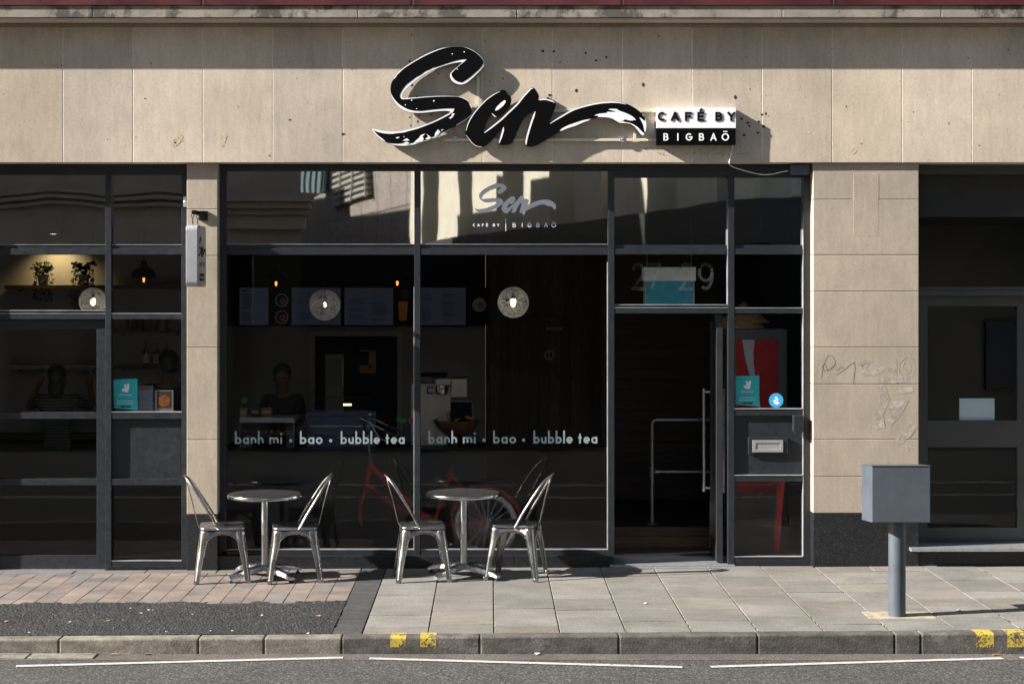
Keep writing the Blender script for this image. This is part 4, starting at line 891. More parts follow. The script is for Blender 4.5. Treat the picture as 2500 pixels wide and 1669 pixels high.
br.box(X(486, .05), X(507, .05), .035, .056, Z(538, .05), Z(515, .05)); br.obox((X(492, -.1), -.20, Z(521, -.2)), (.032, .50, .032), (0, 0, -.03)); hb = br.build("bracket", M['matt_black'], hs, bevel=.003)
m = MB()
for yy in (-.40, -.16):
    zt2 = Z(521, -.2) - .016
    for k in range(2):
        c0 = Vector((xs - .05, yy, zt2 - .012 - k * .05)); pts = []
        for i in range(12):
            a = i * math.pi / 6; pts.append(c0 + Vector((math.cos(a) * .010 if k == 0 else 0, 0 if k == 0 else math.cos(a) * .010, math.sin(a) * (.018 if k == 0 else .03))))
        m.tube(pts, .0035, 6, True)
m.build("hook", M['steel'], hs, smooth=True)
m = MB(); m.ball((X(451, .1), .11, Z(493, .1)), .012, 8, (1, 1, 1.3)); m.pbox(447, 455, 480, 505, .125, .143); ins = tag(m.build("bell_contact", M['alu_dull']), "tiny silver contact fitting on the door post beside hanging sign", "fitting")

# ------------------------------------------------------------------ bistro tables
def make_table():
    t = empty("bistro_table")
    m = MB(); m.lathe([(1e-6, .694), (.285, .694), (.296, .692)], n=64); m.build("tabletop", M['table'], t, smooth=True)
    m = MB(); m.lathe([(.296, .6925), (.303, .690), (.306, .683), (.306, .668), (.302, .661), (.285, .659), (1e-6, .659)], n=64); m.build("rim", M['steel'], t, smooth=True, auto=60)
    m = MB(); m.lathe([(.029, .09), (.029, .655)], n=28); m.lathe([(.06, .645), (.10, .655), (.10, .6585)], n=24); m.build("column", M['alu'], t, smooth=True)
    for k in range(4):
        a = R(45 + 90 * k); m = MB(); d = Vector((math.cos(a), math.sin(a), 0)); sd = Vector((-d.y, d.x, 0)); secs = []
        for i in range(9):
            u = i / 8; r = .0 + u * .365; zt = .115 - .055 * u ** 1.6 - .012 * (u > .95); zb_ = .07 - .045 * u ** 1.3 + .0 * u; hw = .043 - .017 * u
            secs.append([d * r + sd * hw + Vector((0, 0, zb_)), d * r + sd * hw * .95 + Vector((0, 0, zt - .012)), d * r + sd * hw * .5 + Vector((0, 0, zt)), d * r - sd * hw * .5 + Vector((0, 0, zt)), d * r - sd * hw * .95 + Vector((0, 0, zt - .012)), d * r - sd * hw + Vector((0, 0, zb_))])
        vs = [p for s_ in secs for p in s_]; fs = []
        for i in range(8):
            for j in range(6): fs.append((i * 6 + j, (i + 1) * 6 + j, (i + 1) * 6 + (j + 1) % 6, i * 6 + (j + 1) % 6))
        fs += [tuple(range(6)), tuple(range(48, 54))[::-1]]
        m.add(vs, fs); lg = m.build("leg", M['alu'], t, smooth=True, auto=50)
        f = MB(); c = d * .345; f.lathe([(.008, .016), (.008, .028)], (c.x, c.y, 0), 10); f.lathe([(1e-6, 0), (.018, 0), (.018, .010), (.010, .017), (1e-6, .017)], (c.x, c.y, 0), 14); f.build("foot_pad", M['rubber'], lg, smooth=True)
    return t
tb = make_table(); tb.location = (-1.845, -.355, PZ(-1.845)); tag(tb, "round steel bistro table on red brick paving in front of left pillar", "table", "round steel bistro tables")
tb2 = copy_tree(tb); tb2.location = (-.213, -.345, PZ(-.213)); tb2.rotation_euler.z = R(7); tag(tb2, "round steel bistro table on grey slabs, centred below the window mullion", "table", "round steel bistro tables")
# ------------------------------------------------------------------ steel cafe chairs
def make_chair():
    t = empty("cafe_chair")
    hs_ = .178
    # seat: pressed sheet with rolled edge and rounded corners
    def rsq(h, r, n=6):
        o = []
        for cx, cy, a0 in ((h - r, h - r, 0), (-h + r, h - r, 90), (-h + r, -h + r, 180), (h - r, -h + r, 270)):
            for k in range(n + 1): o.append((cx + r * math.cos(R(a0 + 90 * k / n)), cy + r * math.sin(R(a0 + 90 * k / n))))
        return o
    m = MB(); rings = [(.04, .02, .437), (.120, .04, .438), (.150, .045, .441), (.166, .05, .446), (.175, .052, .446), (.180, .054, .441), (.181, .054, .432), (.180, .054, .424)]
    n = len(rsq(.1, .02)); vs = []
    for h, r, z in rings: vs += [(x, y, z) for x, y in rsq(h, r)]
    fs = [tuple(range(n))]
    for i in range(len(rings) - 1): fs += [(i * n + j, i * n + (j + 1) % n, (i + 1) * n + (j + 1) % n, (i + 1) * n + j) for j in range(n)]
    fs = [f[::-1] for f in fs]; fs[0] = fs[0][::-1]
    m.add(vs, fs); m.build("seat", M['chair'], t, smooth=True, solid=.002, auto=60)
    SPL = lambda z: .174 + (.43 - z) / .43 * .048
    ZS = .300
    def inner(z):            # half opening of the arch at height z
        if z < ZS: return SPL(z) - (.036 + .024 * (z / ZS) ** 2)
        u = (z - ZS) / (.392 - ZS); return (SPL(ZS) - .060) * math.sqrt(max(0, 1 - u ** 2.2))
    # apron: four arched panels
    m = MB(); rim = MB()
    for k in range(4):
        rot = Matrix.Rotation(R(90 * k), 4, 'Z'); top = []; bot = []
        N = 14
        for i in range(-N, N + 1):
            s_ = i / N; z_i = ZS + (.392 - ZS) * math.cos(abs(s_) ** 1.0 * math.pi / 2); a_ = inner(z_i) if abs(s_) < 1 else inner(ZS); a_ = math.copysign(a_, s_) if i else 0
            bot.append(rot @ Vector((a_, -SPL(z_i) + .002, z_i))); top.append(rot @ Vector((s_ * (SPL(.425) - .03), -SPL(.425) + .002, .428)))
        nn = len(bot); m.add(bot + top, [(i, i + 1, i + 1 + nn, i + nn) for i in range(nn - 1)])
        pth_ = [rot @ Vector((-inner(z), -SPL(z) - .001, z)) for z in (.03, .12, .2, .27)] + [b + (rot @ Vector((0, -.002, 0))) for b in bot] + [rot @ Vector((inner(z), -SPL(z) - .001, z)) for z in (.27, .2, .12, .03)]
        rim.tube(pth_, .0042, 6)
    ap = m.build("apron", M['chair'], t, smooth=True, solid=.002, auto=60); rim.build("rolled_edge", M['chair'], ap, smooth=True)
    # legs: tapering pressed L sections with rounded corner
    for k in range(4):
        rot = Matrix.Rotation(R(90 * k), 4, 'Z'); m = MB(); secs = []
        zs = [0, .03, .08, .14, .20, .26, .30, .33, .36, .40, .428]
        for z in zs:
            S_ = SPL(z); w_ = (S_ - inner(z)) if z <= ZS else .066 - .034 * min(1, (z - ZS) / .128) ** 2 * 0; w_ = min(w_, .066); r = .022 + .02 * z / .43
            r = min(r, w_ * .7); pts = [(S_ - w_, -S_)]
            dent = -.005 * math.exp(-((z - .30) / .05) ** 2)
            for q in range(7): a = R(-90 + 90 * q / 6); pts.append((S_ - r + (r + dent) * math.cos(a), -S_ + r + (r + dent) * math.sin(a)))
            pts.append((S_, -S_ + w_)); secs.append([rot @ Vector((p[0], p[1], z)) for p in pts])
        c = len(secs[0]); vs = [p for s_ in secs for p in s_]; fs = [(i * c + j, i * c + j + 1, (i + 1) * c + j + 1, (i + 1) * c + j) for i in range(len(secs) - 1) for j in range(c - 1)]
        m.add(vs, fs); lg = m.build("leg", M['chair'], t, smooth=True, solid=.003, auto=60)
        f = MB(); p = rot @ Vector((.212, -.212, 0)); f.box(p.x - .016, p.x + .016, p.y - .016, p.y + .016, 0, .03); f.build("foot_cap", M['chair'], lg, bevel=.005)
    # tubular hoop and flat splat, seat faces +x
    half = [(-.030, .181, .430), (-.045, .181, .455), (-.085, .177, .530), (-.140, .168, .620), (-.190, .152, .700), (-.232, .128, .765), (-.268, .095, .812), (-.292, .055, .838), (-.303, .018, .848)]
    pp = [Vector((x, -y, z)) for x, y, z in half] + [Vector((x, y, z)) for x, y, z in half[::-1]]
    q = []
    for i in range(len(pp) - 1):
        p0, p1, p2_, p3 = pp[max(i - 1, 0)], pp[i], pp[i + 1], pp[min(i + 2, len(pp) - 1)]
        for k in range(4):
            u = k / 4; q.append(.5 * ((2 * p1) + (p2_ - p0) * u + (2 * p0 - 5 * p1 + 4 * p2_ - p3) * u * u + (3 * p1 - p0 - 3 * p2_ + p3) * u ** 3))
    q.append(pp[-1]); m = MB(); m.tube(q, .0105, 10); bk = m.build("backrest_hoop", M['chair'], t, smooth=True)
    m = MB(); 
    for sy in (-1, 1): m.ball((-.032, sy * .184, .432), .012, 8)
    m.build("rivet", M['chair'], bk, smooth=True)
    m = MB(); spl = [(-.181, .428, .030), (-.196, .455, .030), (-.212, .52, .036), (-.245, .66, .044), (-.275, .765, .046), (-.293, .838, .044)]
    vs = []
    for x, z, h in spl: vs += [(x, -h, z), (x - .004, -h * .4, z), (x - .004, h * .4, z), (x, h, z)]
    m.add(vs, [(i * 4 + j, i * 4 + j + 1, i * 4 + j + 5, i * 4 + j + 4) for i in range(len(spl) - 1) for j in range(3)]); m.build("splat", M['chair'], t, smooth=True, solid=.003)
    return t
ch = make_chair()
grp = "steel cafe chairs at the bistro tables"
for i, (x, y, a, lab) in enumerate(((-2.185, -.41, 9, "bare steel cafe chair in front of left stone pillar, facing right"), (-1.590, -.43, 188, "bare steel cafe chair right of table on the brick paving, facing left"),
                              (-.548, -.43, 6, "bare steel cafe chair left of table on grey slabs, in front of mullion"), (.222, -.375, 166, "bare steel cafe chair right of table on grey slabs, nearest open door"))):
    o = ch if i == 0 else copy_tree(ch); o.location = (x, y, PZ(x) + .001); o.rotation_euler.z = R(a); tag(o, lab, "chair", grp)
# ------------------------------------------------------------------ the room behind the glass (parts of the building)
FZ = -0.015; CZ = 2.98; YB = 5.2
XL, XR = -5.7, 2.92
structure(MB().box(XL, XR, .2, YB, FZ - .1, FZ).build("floor", M['floor_in']))
MB().box(XL - .1, 7.2, .26, 6.2, CZ, 4.9).build("ceiling", M['ceil_in'], bld)
m = MB(); m.box(XL, X(1185, YB), YB, YB + .1, FZ, CZ); m.build("back_wall", M['wall_in'], bld)
m = MB(); m.box(X(1185, YB) + .002, XR, YB - .03, YB + .1, FZ, CZ); m.build("plank_wall", M['dwood'], bld)
m = MB(); m.box(XL - .1, XL, .3, YB + .1, FZ, CZ); m.box(XR, XR + .1, .36, YB + .1, FZ, CZ); m.build("side_wall", M['ceil_in'], bld)
m = MB(); m.box(XL, XR, YB - .06, YB - .032, Z(793, YB) - .03, CZ - .002) if False else None
yb5 = 5.0; m.pbox(528, 1185, 560, 796, yb5, YB - .002); m.build("menu_wall_board", M['matt_black'], bld)
m = MB(); ye = 3.4; m.pbox(1470, 1790, 600, 1330, ye, ye + .08); m.build("plank_screen", M['hwood'], bld)
structure(MB().box(X(1488, 1.3), XR, 1.3, ye, FZ, .18).build("timber_step", M['stepwood'], bevel=.006))
MB().box(X(1490), X(1770), .45, 1.25, FZ, FZ + .012).build("door_mat", M['cloth_black'], bld)
# left bay back wall (nearer) with shelves
YL = 4.0
m = MB(); m.box(XL, X(470, YL), YL, YL + .1, FZ, CZ); m.build("bay_wall", M['wall_in'], bld)
# neighbour entry hall
m = MB(); m.box(3.05, 7.2, 2.2, 2.3, -.05, CZ); m.box(7.1, 7.2, .4, 2.2, -.05, CZ); m.build("hall_wall", M['grey_frame'], bld)
structure(MB().box(3.05, 7.2, .36, 2.2, -.1, .02).build("hall_floor", M['floor_in']))
def pthing(name, label, cat, px, py, y, group=None): return thing(name, label, cat, (X(px, y), y, Z(py, y)), group)
def part(name, mat, par, fn, **kw):
    m = MB(); fn(m); return m.build(name, mat, par, **kw)
M['ptg'] = None
def ptg():
    t = NT("abstract_painting"); tc = t.n("ShaderNodeTexCoord"); sp = t.n("ShaderNodeSeparateXYZ"); t.l(tc.outputs["Object"], sp.inputs[0])
    c = t.mix(t.ramp(t.math('ADD', sp.outputs[2], t.math('MULTIPLY', t.noise(5, 5), .3)), -.05, .35), (.06, .012, .006), (.008, .025, .05)); return t.pr(c, .5)
M['ptg'] = ptg()
p = pthing("painting", "dark abstract painting hanging beyond the grey neighbouring door", "painting", 2445, 950, 2.1)
part("canvas", M['ptg'], p, lambda m: m.pbox(2414, 2500, 790, 948, 2.14, 2.19)); part("frame", M['frame_dark'], p, lambda m: (m.pbox(2408, 2414, 784, 954, 2.12, 2.19), m.pbox(2414, 2500, 784, 790, 2.12, 2.19), m.pbox(2414, 2500, 948, 954, 2.12, 2.19)))

# woven ball lamps
def globe(px, py, y, rpx, label, bulb_s):
    r = rpx * (DIST + y) / FPX; c = Vector((X(px, y), y, Z(py, y))); t = thing("woven_globe_lamp", label, "lamp", (c.x, c.y, c.z), "woven globe lamps in the window")
    m = MB(); rng = random.Random(int(px))
    for i in range(62):
        ax = Vector((rng.gauss(0, 1), rng.gauss(0, 1), rng.gauss(0, 1))).normalized(); u = ax.orthogonal().normalized(); v = ax.cross(u); off = rng.uniform(-.82, .82) * r; rr = math.sqrt(r * r - off * off) * rng.uniform(.97, 1.0)
        pts = [c + ax * off + (u * math.cos(k * math.pi / 14) + v * math.sin(k * math.pi / 14)) * rr for k in range(28)]; m.tube(pts, .0017, 4, True)
    m.build("woven_shade", M['wicker'], t, smooth=True)
    m = MB(); m.ball((c.x, c.y, c.z), .024 * bulb_s, 10, (1, 1, 1.6)); m.build("bulb", M['bulb'], t, smooth=True)
    m = MB(); m.tube([(c.x, c.y, c.z + .04), (c.x, c.y, CZ)], .0035, 6); m.lathe([(.016, .03), (.016, .085)], (c.x, c.y, c.z), 12); m.build("cord", M['matt_black'], t)
globe(227, 736, .9, 34, "woven white globe lamp with lit bulb in left window, half behind mullion", 1.0)
globe(793, 744, .9, 38, "woven white globe lamp with dim bulb hanging before the menu screens", .62)
globe(1253, 738, .9, 38, "woven white globe lamp with bright bulb hanging in second large window", 1.1)
def pendant(px, py, y, label):
    c = Vector((X(px, y), y, Z(py, y))); t = thing("dome_pendant", label, "lamp", (c.x, c.y, c.z), "black dome pendant lamps")
    m = MB(); prof = [(.018, .17), (.030, .165), (.032, .12), (.05, .10), (.095, .075), (.122, .035), (.128, -.005), (.125, -.005), (.118, .032), (.09, .068), (.045, .09), (.02, .1)]
    m.lathe(prof, tuple(c), 28); m.build("shade", M['black'], t, smooth=True)
    m = MB(); m.ball((c.x, c.y, c.z - .02), .012, 8, (1, 1, 2.6)); m.build("bulb", M['bulb_small'], t, smooth=True)
    m = MB(); m.tube([(c.x, c.y, c.z + .16), (c.x, c.y, CZ)], .004, 6); m.build("cord", M['matt_black'], t)
pendant(351, 677, 2.6, "black dome pendant lamp with amber bulb in left side window")
pendant(674, 686, 2.6, "black dome pendant lamp with amber bulb above the leftmost menu screen")
pendant(970, 685, 2.6, "black dome pendant lamp with amber bulb near the window mullion")
# warm downlight washing the bay wall
lp = thing("wall_downlight", "small ceiling downlight casting a warm glow on wall above plants", "lamp", (X(130, YL - .28), YL - .28, CZ - .03))
part("housing", M['matt_black'], lp, lambda m: m.lathe([(.045, .0), (.045, .028)], (lp.location.x, lp.location.y, CZ - .03), 16))
part("lens", emitm("downlight_lens", (1, .75, .42), 4.0), lp, lambda m: m.lathe([(1e-6, -.002), (.03, -.002), (.03, .0)], (lp.location.x, lp.location.y, CZ - .03), 16))
ld = bpy.data.lights.new("downlight", 'SPOT'); ld.energy = 12.0; ld.color = (1, .70, .32); ld.spot_size = R(112); ld.spot_blend = .9; ld.shadow_soft_size = .03
lo_ = bpy.data.objects.new("downlight", ld); COL.objects.link(lo_); lo_.parent = lp; lo_.location = (0, 0, -.012); lo_.rotation_euler = (R(22), 0, 0)

# menu screens
YS4 = 4.9
def screen(px0, px1, label, cols, orange):
    t = pthing("menu_screen", label, "screen", (px0 + px1) / 2, 747, YS4, "menu screens above the counter")
    part("casing", M['matt_black'], t, lambda m: m.pbox(px0 - 3, px1 + 3, 699, 797, YS4 + .004, YS4 + .05))
    part("display", M['screen'], t, lambda m: m.pbox(px0, px1, 702.5, 793, YS4, YS4 + .003))
    mt = MB(); mh = MB()
    for c0, c1 in cols:
        yy = 708; first = True
        while yy < 786:
            if first: mh.pbox(c0, c0 + (c1 - c0) * .6, yy, yy + 3.2, YS4 - .002, YS4 - .001); yy += 8; first = False; continue
            if random.random() < .15: yy += 5
            mt.pbox(c0, c0 + (c1 - c0) * random.uniform(.55, 1), yy, yy + 1.1, YS4 - .002, YS4 - .001); yy += 3.4
    mt.build("menu_lines", M['screen_text'], t); mh.build("menu_headings", M['screen_head'] if orange else M['screen_text'], t)
screen(585, 655, "blue lit menu screen, narrowest, leftmost of the row", ((590, 620),), False)
screen(712, 832, "blue lit menu screen half behind the dim woven globe lamp", ((725, 765), (780, 822)), True)
screen(841, 960, "blue lit menu screen between dim globe lamp and the mullion", ((851, 898), (908, 950)), True)
screen(1022, 1137, "blue lit menu screen just right of mullion, rightmost of the row", ((1028, 1058), (1080, 1120)), True)
M['dim_pic'] = emitm("dim_picture", (.9, .45, .2), .004); M['dim_plate'] = emitm("dim_plate", (.5, .5, .55), .008); M['dim_drink'] = emitm("dim_drink", (1.0, .38, .05), .009)
for px, lab, kind in ((688, "dark food picture panel with two round plates between menu screens", 0), (988, "dark picture panel of an orange drink beside the mullion", 1), (1170, "dark picture panel with pale round plate right of last menu screen", 2)):
    t = pthing("food_picture", lab, "panel", px, 747, YS4); part("backing", M['matt_black'], t, lambda m: m.pbox(px - 22, px + 22, 702, 793, YS4, YS4 + .05))
    def disc(m, cx, cy, r, y): m.flat(at([(cx + r * math.cos(k * .3927), cy + r * math.sin(k * .3927)) for k in range(16)], y), y)
    if kind == 0:
        for cy in (733, 774): part("plate", M['dim_plate'], t, lambda m: m.ribbon(at([(px + 15 * math.cos(k * .3927), cy + 15 * math.sin(k * .3927)) for k in range(16)], YS4), 3 / 217, YS4 - .003, YS4, closed=True)); part("food", M['dim_pic'], t, lambda m: disc(m, px + 3, cy + 2, 9, YS4 - .002))
    if kind == 1: part("drink", M['dim_drink'], t, lambda m: m.flat(at([(px - 16, 736), (px + 8, 736), (px + 5, 782), (px - 13, 782)], YS4), YS4 - .002)); part("leaves", M['leaf'], t, lambda m: disc(m, px, 718, 13, YS4 - .002)); part("emblem", M['dim_plate'], t, lambda m: disc(m, px - 3, 762, 7, YS4 - .003))
    if kind == 2: part("plate", M['dim_plate'], t, lambda m: disc(m, px, 744, 17, YS4 - .002)); part("food", M['dim_pic'], t, lambda m: disc(m, px + 5, 746, 9, YS4 - .003))
# kitchen opening, fridge and lit window beyond it
m = MB(); yk = 5.19; m.pbox(768, 970, 820, 1095, yk, yk + .02); m.build("kitchen_opening", M['matt_black'], bld)
m = MB()
for q in ((757, 768, 808, 1095), (970, 981, 808, 1095), (768, 970, 808, 820)): m.pbox(*q, yk - .03, yk + .02)
m.build("kitchen_opening_frame", M['pot'], bld)
t = pthing("kitchen_fridge", "grey upright fridge dimly seen in the kitchen opening", "fridge", 820, 1090, 5.1); part("body", M['wall_in'], t, lambda m: m.pbox(794, 838, 864, 1090, 5.12, 5.18), bevel=.01); part("door_panel", M['grey'], t, lambda m: m.pbox(798, 834, 880, 942, 5.11, 5.118), bevel=.004); part("handle", M['steel'], t, lambda m: m.pbox(836, 838, 878, 940, 5.09, 5.119))
t = pthing("kitchen_board", "pale wooden frame dimly lit inside the kitchen opening", "frame", 898, 880, 5.15); part("frame", plain("pale_wood", (.30, .19, .10), .7), t, lambda m: [m.pbox(*q, 5.12, 5.18) for q in ((878, 904, 854, 858), (900, 908, 858, 892), (878, 900, 892, 898), (908, 917, 854, 911), (878, 908, 898.5, 911))])
# toilet door in plank wall
yt = 5.1; t = pthing("toilet_door", "dark plank door with round pale toilet sign in the back wall", "door", 1342, 1130, yt)
part("leaf", M['dwood'], t, lambda m: m.pbox(1252, 1432, 786, 1240, yt, yt + .05)); part("frame", wood_mat("door_frame_wood", (.07, .035, .017)), t, lambda m: (m.pbox(1244, 1251, 774, 1240, yt - .02, yt + .06), m.pbox(1433, 1440, 774, 1240, yt - .02, yt + .06), m.pbox(1251, 1433, 774, 785, yt - .02, yt + .06)))
part("door_closer", M['grey'], t, lambda m: m.pbox(1333, 1374, 799, 806, yt - .05, yt))
sgn = part("toilet_sign", M['wall_in'], t, lambda m: m.flat(at([(1341 + 13 * math.cos(k * .314), 866 + 13 * math.sin(k * .314)) for k in range(20)], yt), yt - .004))
def pict(m):
    y = yt - .006
    for cx, kk in ((1336.5, 0), (1345.5, 1)):
        m.flat(at([(cx + 2 * math.cos(k * .785), 858.5 + 2 * math.sin(k * .785)) for k in range(8)], y), y)
        m.flat(at([(cx - 2.6, 861.5), (cx + 2.6, 861.5), (cx + (2.2 if not kk else 3.6), 868), (cx + 1.4, 868), (cx + 1.4, 874), (cx - 1.4, 874), (cx - 1.4, 868), (cx - (2.2 if not kk else 3.6), 868)], y), y)
part("pictogram", M['matt_black'], sgn, pict)
# counter and what stands on it
t = pthing("counter", "dark service counter behind the large windows", "counter", 870, 1270, 2.4)
cz = Z(1094, 2.3); part("front", M['counter'], t, lambda m: m.box(X(545, 2.3), X(1180, 2.3), 2.34, 2.9, FZ, cz - .04)); part("top", M['matt_black'], t, lambda m: m.box(X(540, 2.3), X(1186, 2.3), 2.3, 2.95, cz - .04, cz), bevel=.004)
t = pthing("food_cabinet", "small glass food cabinet with white top at left end of counter", "cabinet", 650, 1093, 2.3)
y = 2.32; part("top", plain("cabinet_white", (.5, .52, .54), .5), t, lambda m: m.pbox(585, 719, 1019, 1031, y, y + .4)); part("frame", M['grey'], t, lambda m: [m.pbox(a, b_, 1031.5, 1092, y + yy, y + yy + .015) for a, b_ in ((585, 588), (716, 719)) for yy in (0, .38)]); part("pane", M['glass'], t, lambda m: m.pbox(588, 716, 1031.5, 1092, y + .004, y + .008)); part("shelf", M['grey'], t, lambda m: m.pbox(588.5, 715.5, 1058, 1060, y + .02, y + .37)); part("buns", M['orange'], t, lambda m: [m.ball((X(600 + i * 16, y + .15), y + .15, Z(1056, y + .15) + .012), .03, 6, (1, 1, .7)) for i in range(7)], smooth=True)
for a, b_, c_, lab in ((585, 603, plain("tin_buff", (.36, .27, .22), .6), "buff box at the left end of food cabinet top"), (612, 634, plain("tin_navy", (.06, .06, .09), .6), "dark navy box in middle of food cabinet top"), (637, 663, plain("tin_amber", (.32, .15, .04), .6), "amber box right of the navy box on food cabinet top")):
    t = pthing("packet", lab, "packet", (a + b_) / 2, 1018.5, 2.4, "packets on the food cabinet"); part("carton", c_, t, lambda m: m.pbox(a, b_, 996, 1018.5, 2.42, 2.5), bevel=.003); part("band", M['label'], t, lambda m: m.pbox(a + 3, b_ - 3, 1003, 1009, 2.417, 2.4195))
t = pthing("display_cabinet", "curved glass display cabinet with blue front on the counter", "cabinet", 832, 1093, 2.3); y = 2.32
part("front", M['blue'], t, lambda m: [m.pbox(*q, y, y + .02) for q in ((749, 917, 1005, 1014), (749, 758, 1014, 1062), (908, 917, 1014, 1062), (749, 917, 1064, 1090))]); part("inner_panel", plain("cabinet_blue_inner", (.045, .10, .20), .4), t, lambda m: m.pbox(758, 908, 1014.5, 1061.5, y + .03, y + .05)); part("shelf", M['alu'], t, lambda m: m.pbox(758, 908, 1039, 1041, y + .004, y + .025))
part("strip_light", emitm("cabinet_light", (1, .75, .35), .9), t, lambda m: m.pbox(838, 858, 985, 990, y + .05, y + .06))
def hood(m):
    a, b_ = X(760, y), X(905, y); vs = []
    for i in range(10):
        th = R(90 * i / 9); yy = y + .02 + .36 * (1 - math.cos(th)); zz = Z(1004, y) + .13 * math.sin(th); vs += [(a + .03 * math.sin(th), yy, zz), (b_ - .03 * math.sin(th), yy, zz)]
    m.add(vs, [(2 * i, 2 * i + 1, 2 * i + 3, 2 * i + 2) for i in range(9)])
part("hood", M['glass'], t, hood, smooth=True)
t = pthing("coffee_machine", "large grey steel coffee machine on right end of the counter", "machine", 1070, 1093, 2.5); y = 2.5
part("body", M['ss'], t, lambda m: (m.pbox(1003, 1102, 936, 1092, y + .12, y + .45), m.pbox(1063, 1101, 924, 940, y, y + .118), m.pbox(1101.5, 1140, 924, 970, y, y + .42)), bevel=.006); part("hopper", M['matt_black'], t, lambda m: m.pbox(1026, 1092, 911, 920, y + .14, y + .4), bevel=.01)
def jug(m): m.lathe([(.01, 0), (.055, .0), (.065, .05), (.06, .085)], (X(1078, y + .04), y + .04, Z(962, y)), 18)
part("jug", M['steel'], t, jug, smooth=True); part("group_handle", M['matt_black'], t, lambda m: (m.pbox(1042, 1058, 944, 946.5, y + .06, y + .075), m.pbox(1042, 1044.5, 946.5, 958, y + .06, y + .075), m.pbox(1042, 1058, 958, 961, y + .06, y + .075)))
t = pthing("till_screen", "small black till screen with grey edge behind the fruit bowl", "screen", 1128, 1030, 2.4); part("display", M['black'], t, lambda m: m.pbox(1100, 1152, 981, 1030, 2.42, 2.44), bevel=.004); part("bezel", M['grey'], t, lambda m: (m.pbox(1098, 1154, 978, 981, 2.415, 2.445), m.pbox(1152.5, 1155, 981, 1030, 2.415, 2.445))); part("stand", M['matt_black'], t, lambda m: m.pbox(1118, 1134, 1030.5, 1092, 2.43, 2.46))
t = pthing("wooden_bowl", "wide wooden bowl on the counter heaped with orange snacks", "bowl", 1115, 1058, 2.36); cx, cy, czb = X(1115, 2.55), 2.52, Z(1062, 2.5)
part("bowl", M['bowlwood'], t, lambda m: m.lathe([(.10, 0), (.15, .03), (.20, .085), (.235, .15), (.225, .15), (.19, .09), (.13, .04), (1e-6, .03)], (cx, cy, czb), 32), smooth=True)
part("riser", M['dwood'], t, lambda m: m.lathe([(.09, cz - czb), (.09, -.001)], (cx, cy, czb), 16))
part("snacks", M['orange'], t, lambda m: [m.obox((cx + random.uniform(-.13, .15), cy + random.uniform(-.12, .1), czb + .15 + random.uniform(0, .045)), (.09, .05, .02), (random.uniform(-.6, .6), random.uniform(-.6, .6), random.random() * 3)) for i in range(16)], bevel=.005)
M['greencard'] = plain("green_card", (.06, .34, .09), .6); M['pinkcard'] = plain("pink_card", (.42, .05, .14), .6)
for px, py, r, mt, lab in ((597, 977, 9, 'greencard', "green star price card standing by the buff packet"), (975, 1024, 8, 'greencard', "green star price card at right of display cabinet"), (986, 1027, 8, 'greencard', "green star price card overlapping the pink one"), (1003, 1027, 9, 'pinkcard', "pink star price card beside the window mullion")):
    t = pthing("price_card", lab, "price card", px, py + r + 6, 2.2); yy = 2.2 + px % 7 * .004
    part("star", M[mt], t, lambda m: m.prism(at([(px + r * (1 if k % 2 == 0 else .72) * math.cos(k * math.pi / 10), py + r * (1 if k % 2 == 0 else .72) * math.sin(k * math.pi / 10)) for k in range(20)], yy), yy, yy + .003)); part("stick", M['matt_black'], t, lambda m: m.tube([(X(px, yy), yy + .0045, Z(py, yy)), (X(px, yy), yy + .0045, Z(py + r + (14 if px < 700 else 60), yy))], .0025, 6))
# takeaway box hung over the door, house numbers in front of it
t = pthing("hanging_box", "teal box with pale grey folded top hanging behind number 27 29", "box", 1635, 742, .42); y = .42
part("box_front", plain("teal_card", (.05, .36, .47), .6), t, lambda m: m.pbox(1577, 1692, 686, 758, y + .01, y + .2)); part("folded_top", plain("pale_card", (.85, .85, .83), .7), t, lambda m: m.pbox(1572, 1699, 652, 685.5, y, y + .21), bevel=.003)
part("side_edge", M['label'], t, lambda m: (m.pbox(1574.5, 1577, 686, 758, y + .008, y + .19), m.pbox(1692, 1695.5, 686, 758, y + .008, y + .19))); part("cord", M['label'], t, lambda m: [m.tube([(X(p_, y), y + .05, Z(652, y)), (X(p_, y), y + .05, CZ)], .0022, 5) for p_ in (1581, 1689)])
# pipe handrail on the step
t = pthing("pipe_handrail", "grey iron pipe handrail standing on wooden step inside the doorway", "handrail", 1592, 1286, 1.5); y = 1.5; xx = X(1592, y); z1, z2_ = Z(1024, y), Z(1151, y); xe = X(1760, y)
part("upright", M['pipe'], t, lambda m: m.tube([(xx, y, .185), (xx, y, z1 - .04), (xx + .012, y, z1 - .012), (xx + .04, y, z1)], .021, 12), smooth=True); part("top_rail", M['pipe'], t, lambda m: m.tube([(xx + .041, y, z1), (xe, y, z1)], .021, 12), smooth=True); part("mid_rail", M['pipe'], t, lambda m: m.tube([(xx + .024, y, z2_), (xe, y, z2_)], .020, 12), smooth=True)
part("fitting", M['pipe'], t, lambda m: (m.tube([(xx, y, z2_ - .05), (xx, y, z2_ + .05)], .028, 12), m.tube([(xx + .03, y, z2_), (xx + .07, y, z2_)], .026, 12)), smooth=True); part("flange", M['pipe'], t, lambda m: m.lathe([(.05, 0), (.05, .012), (.028, .02), (.028, .05)], (xx, y, .181), 20), smooth=True)
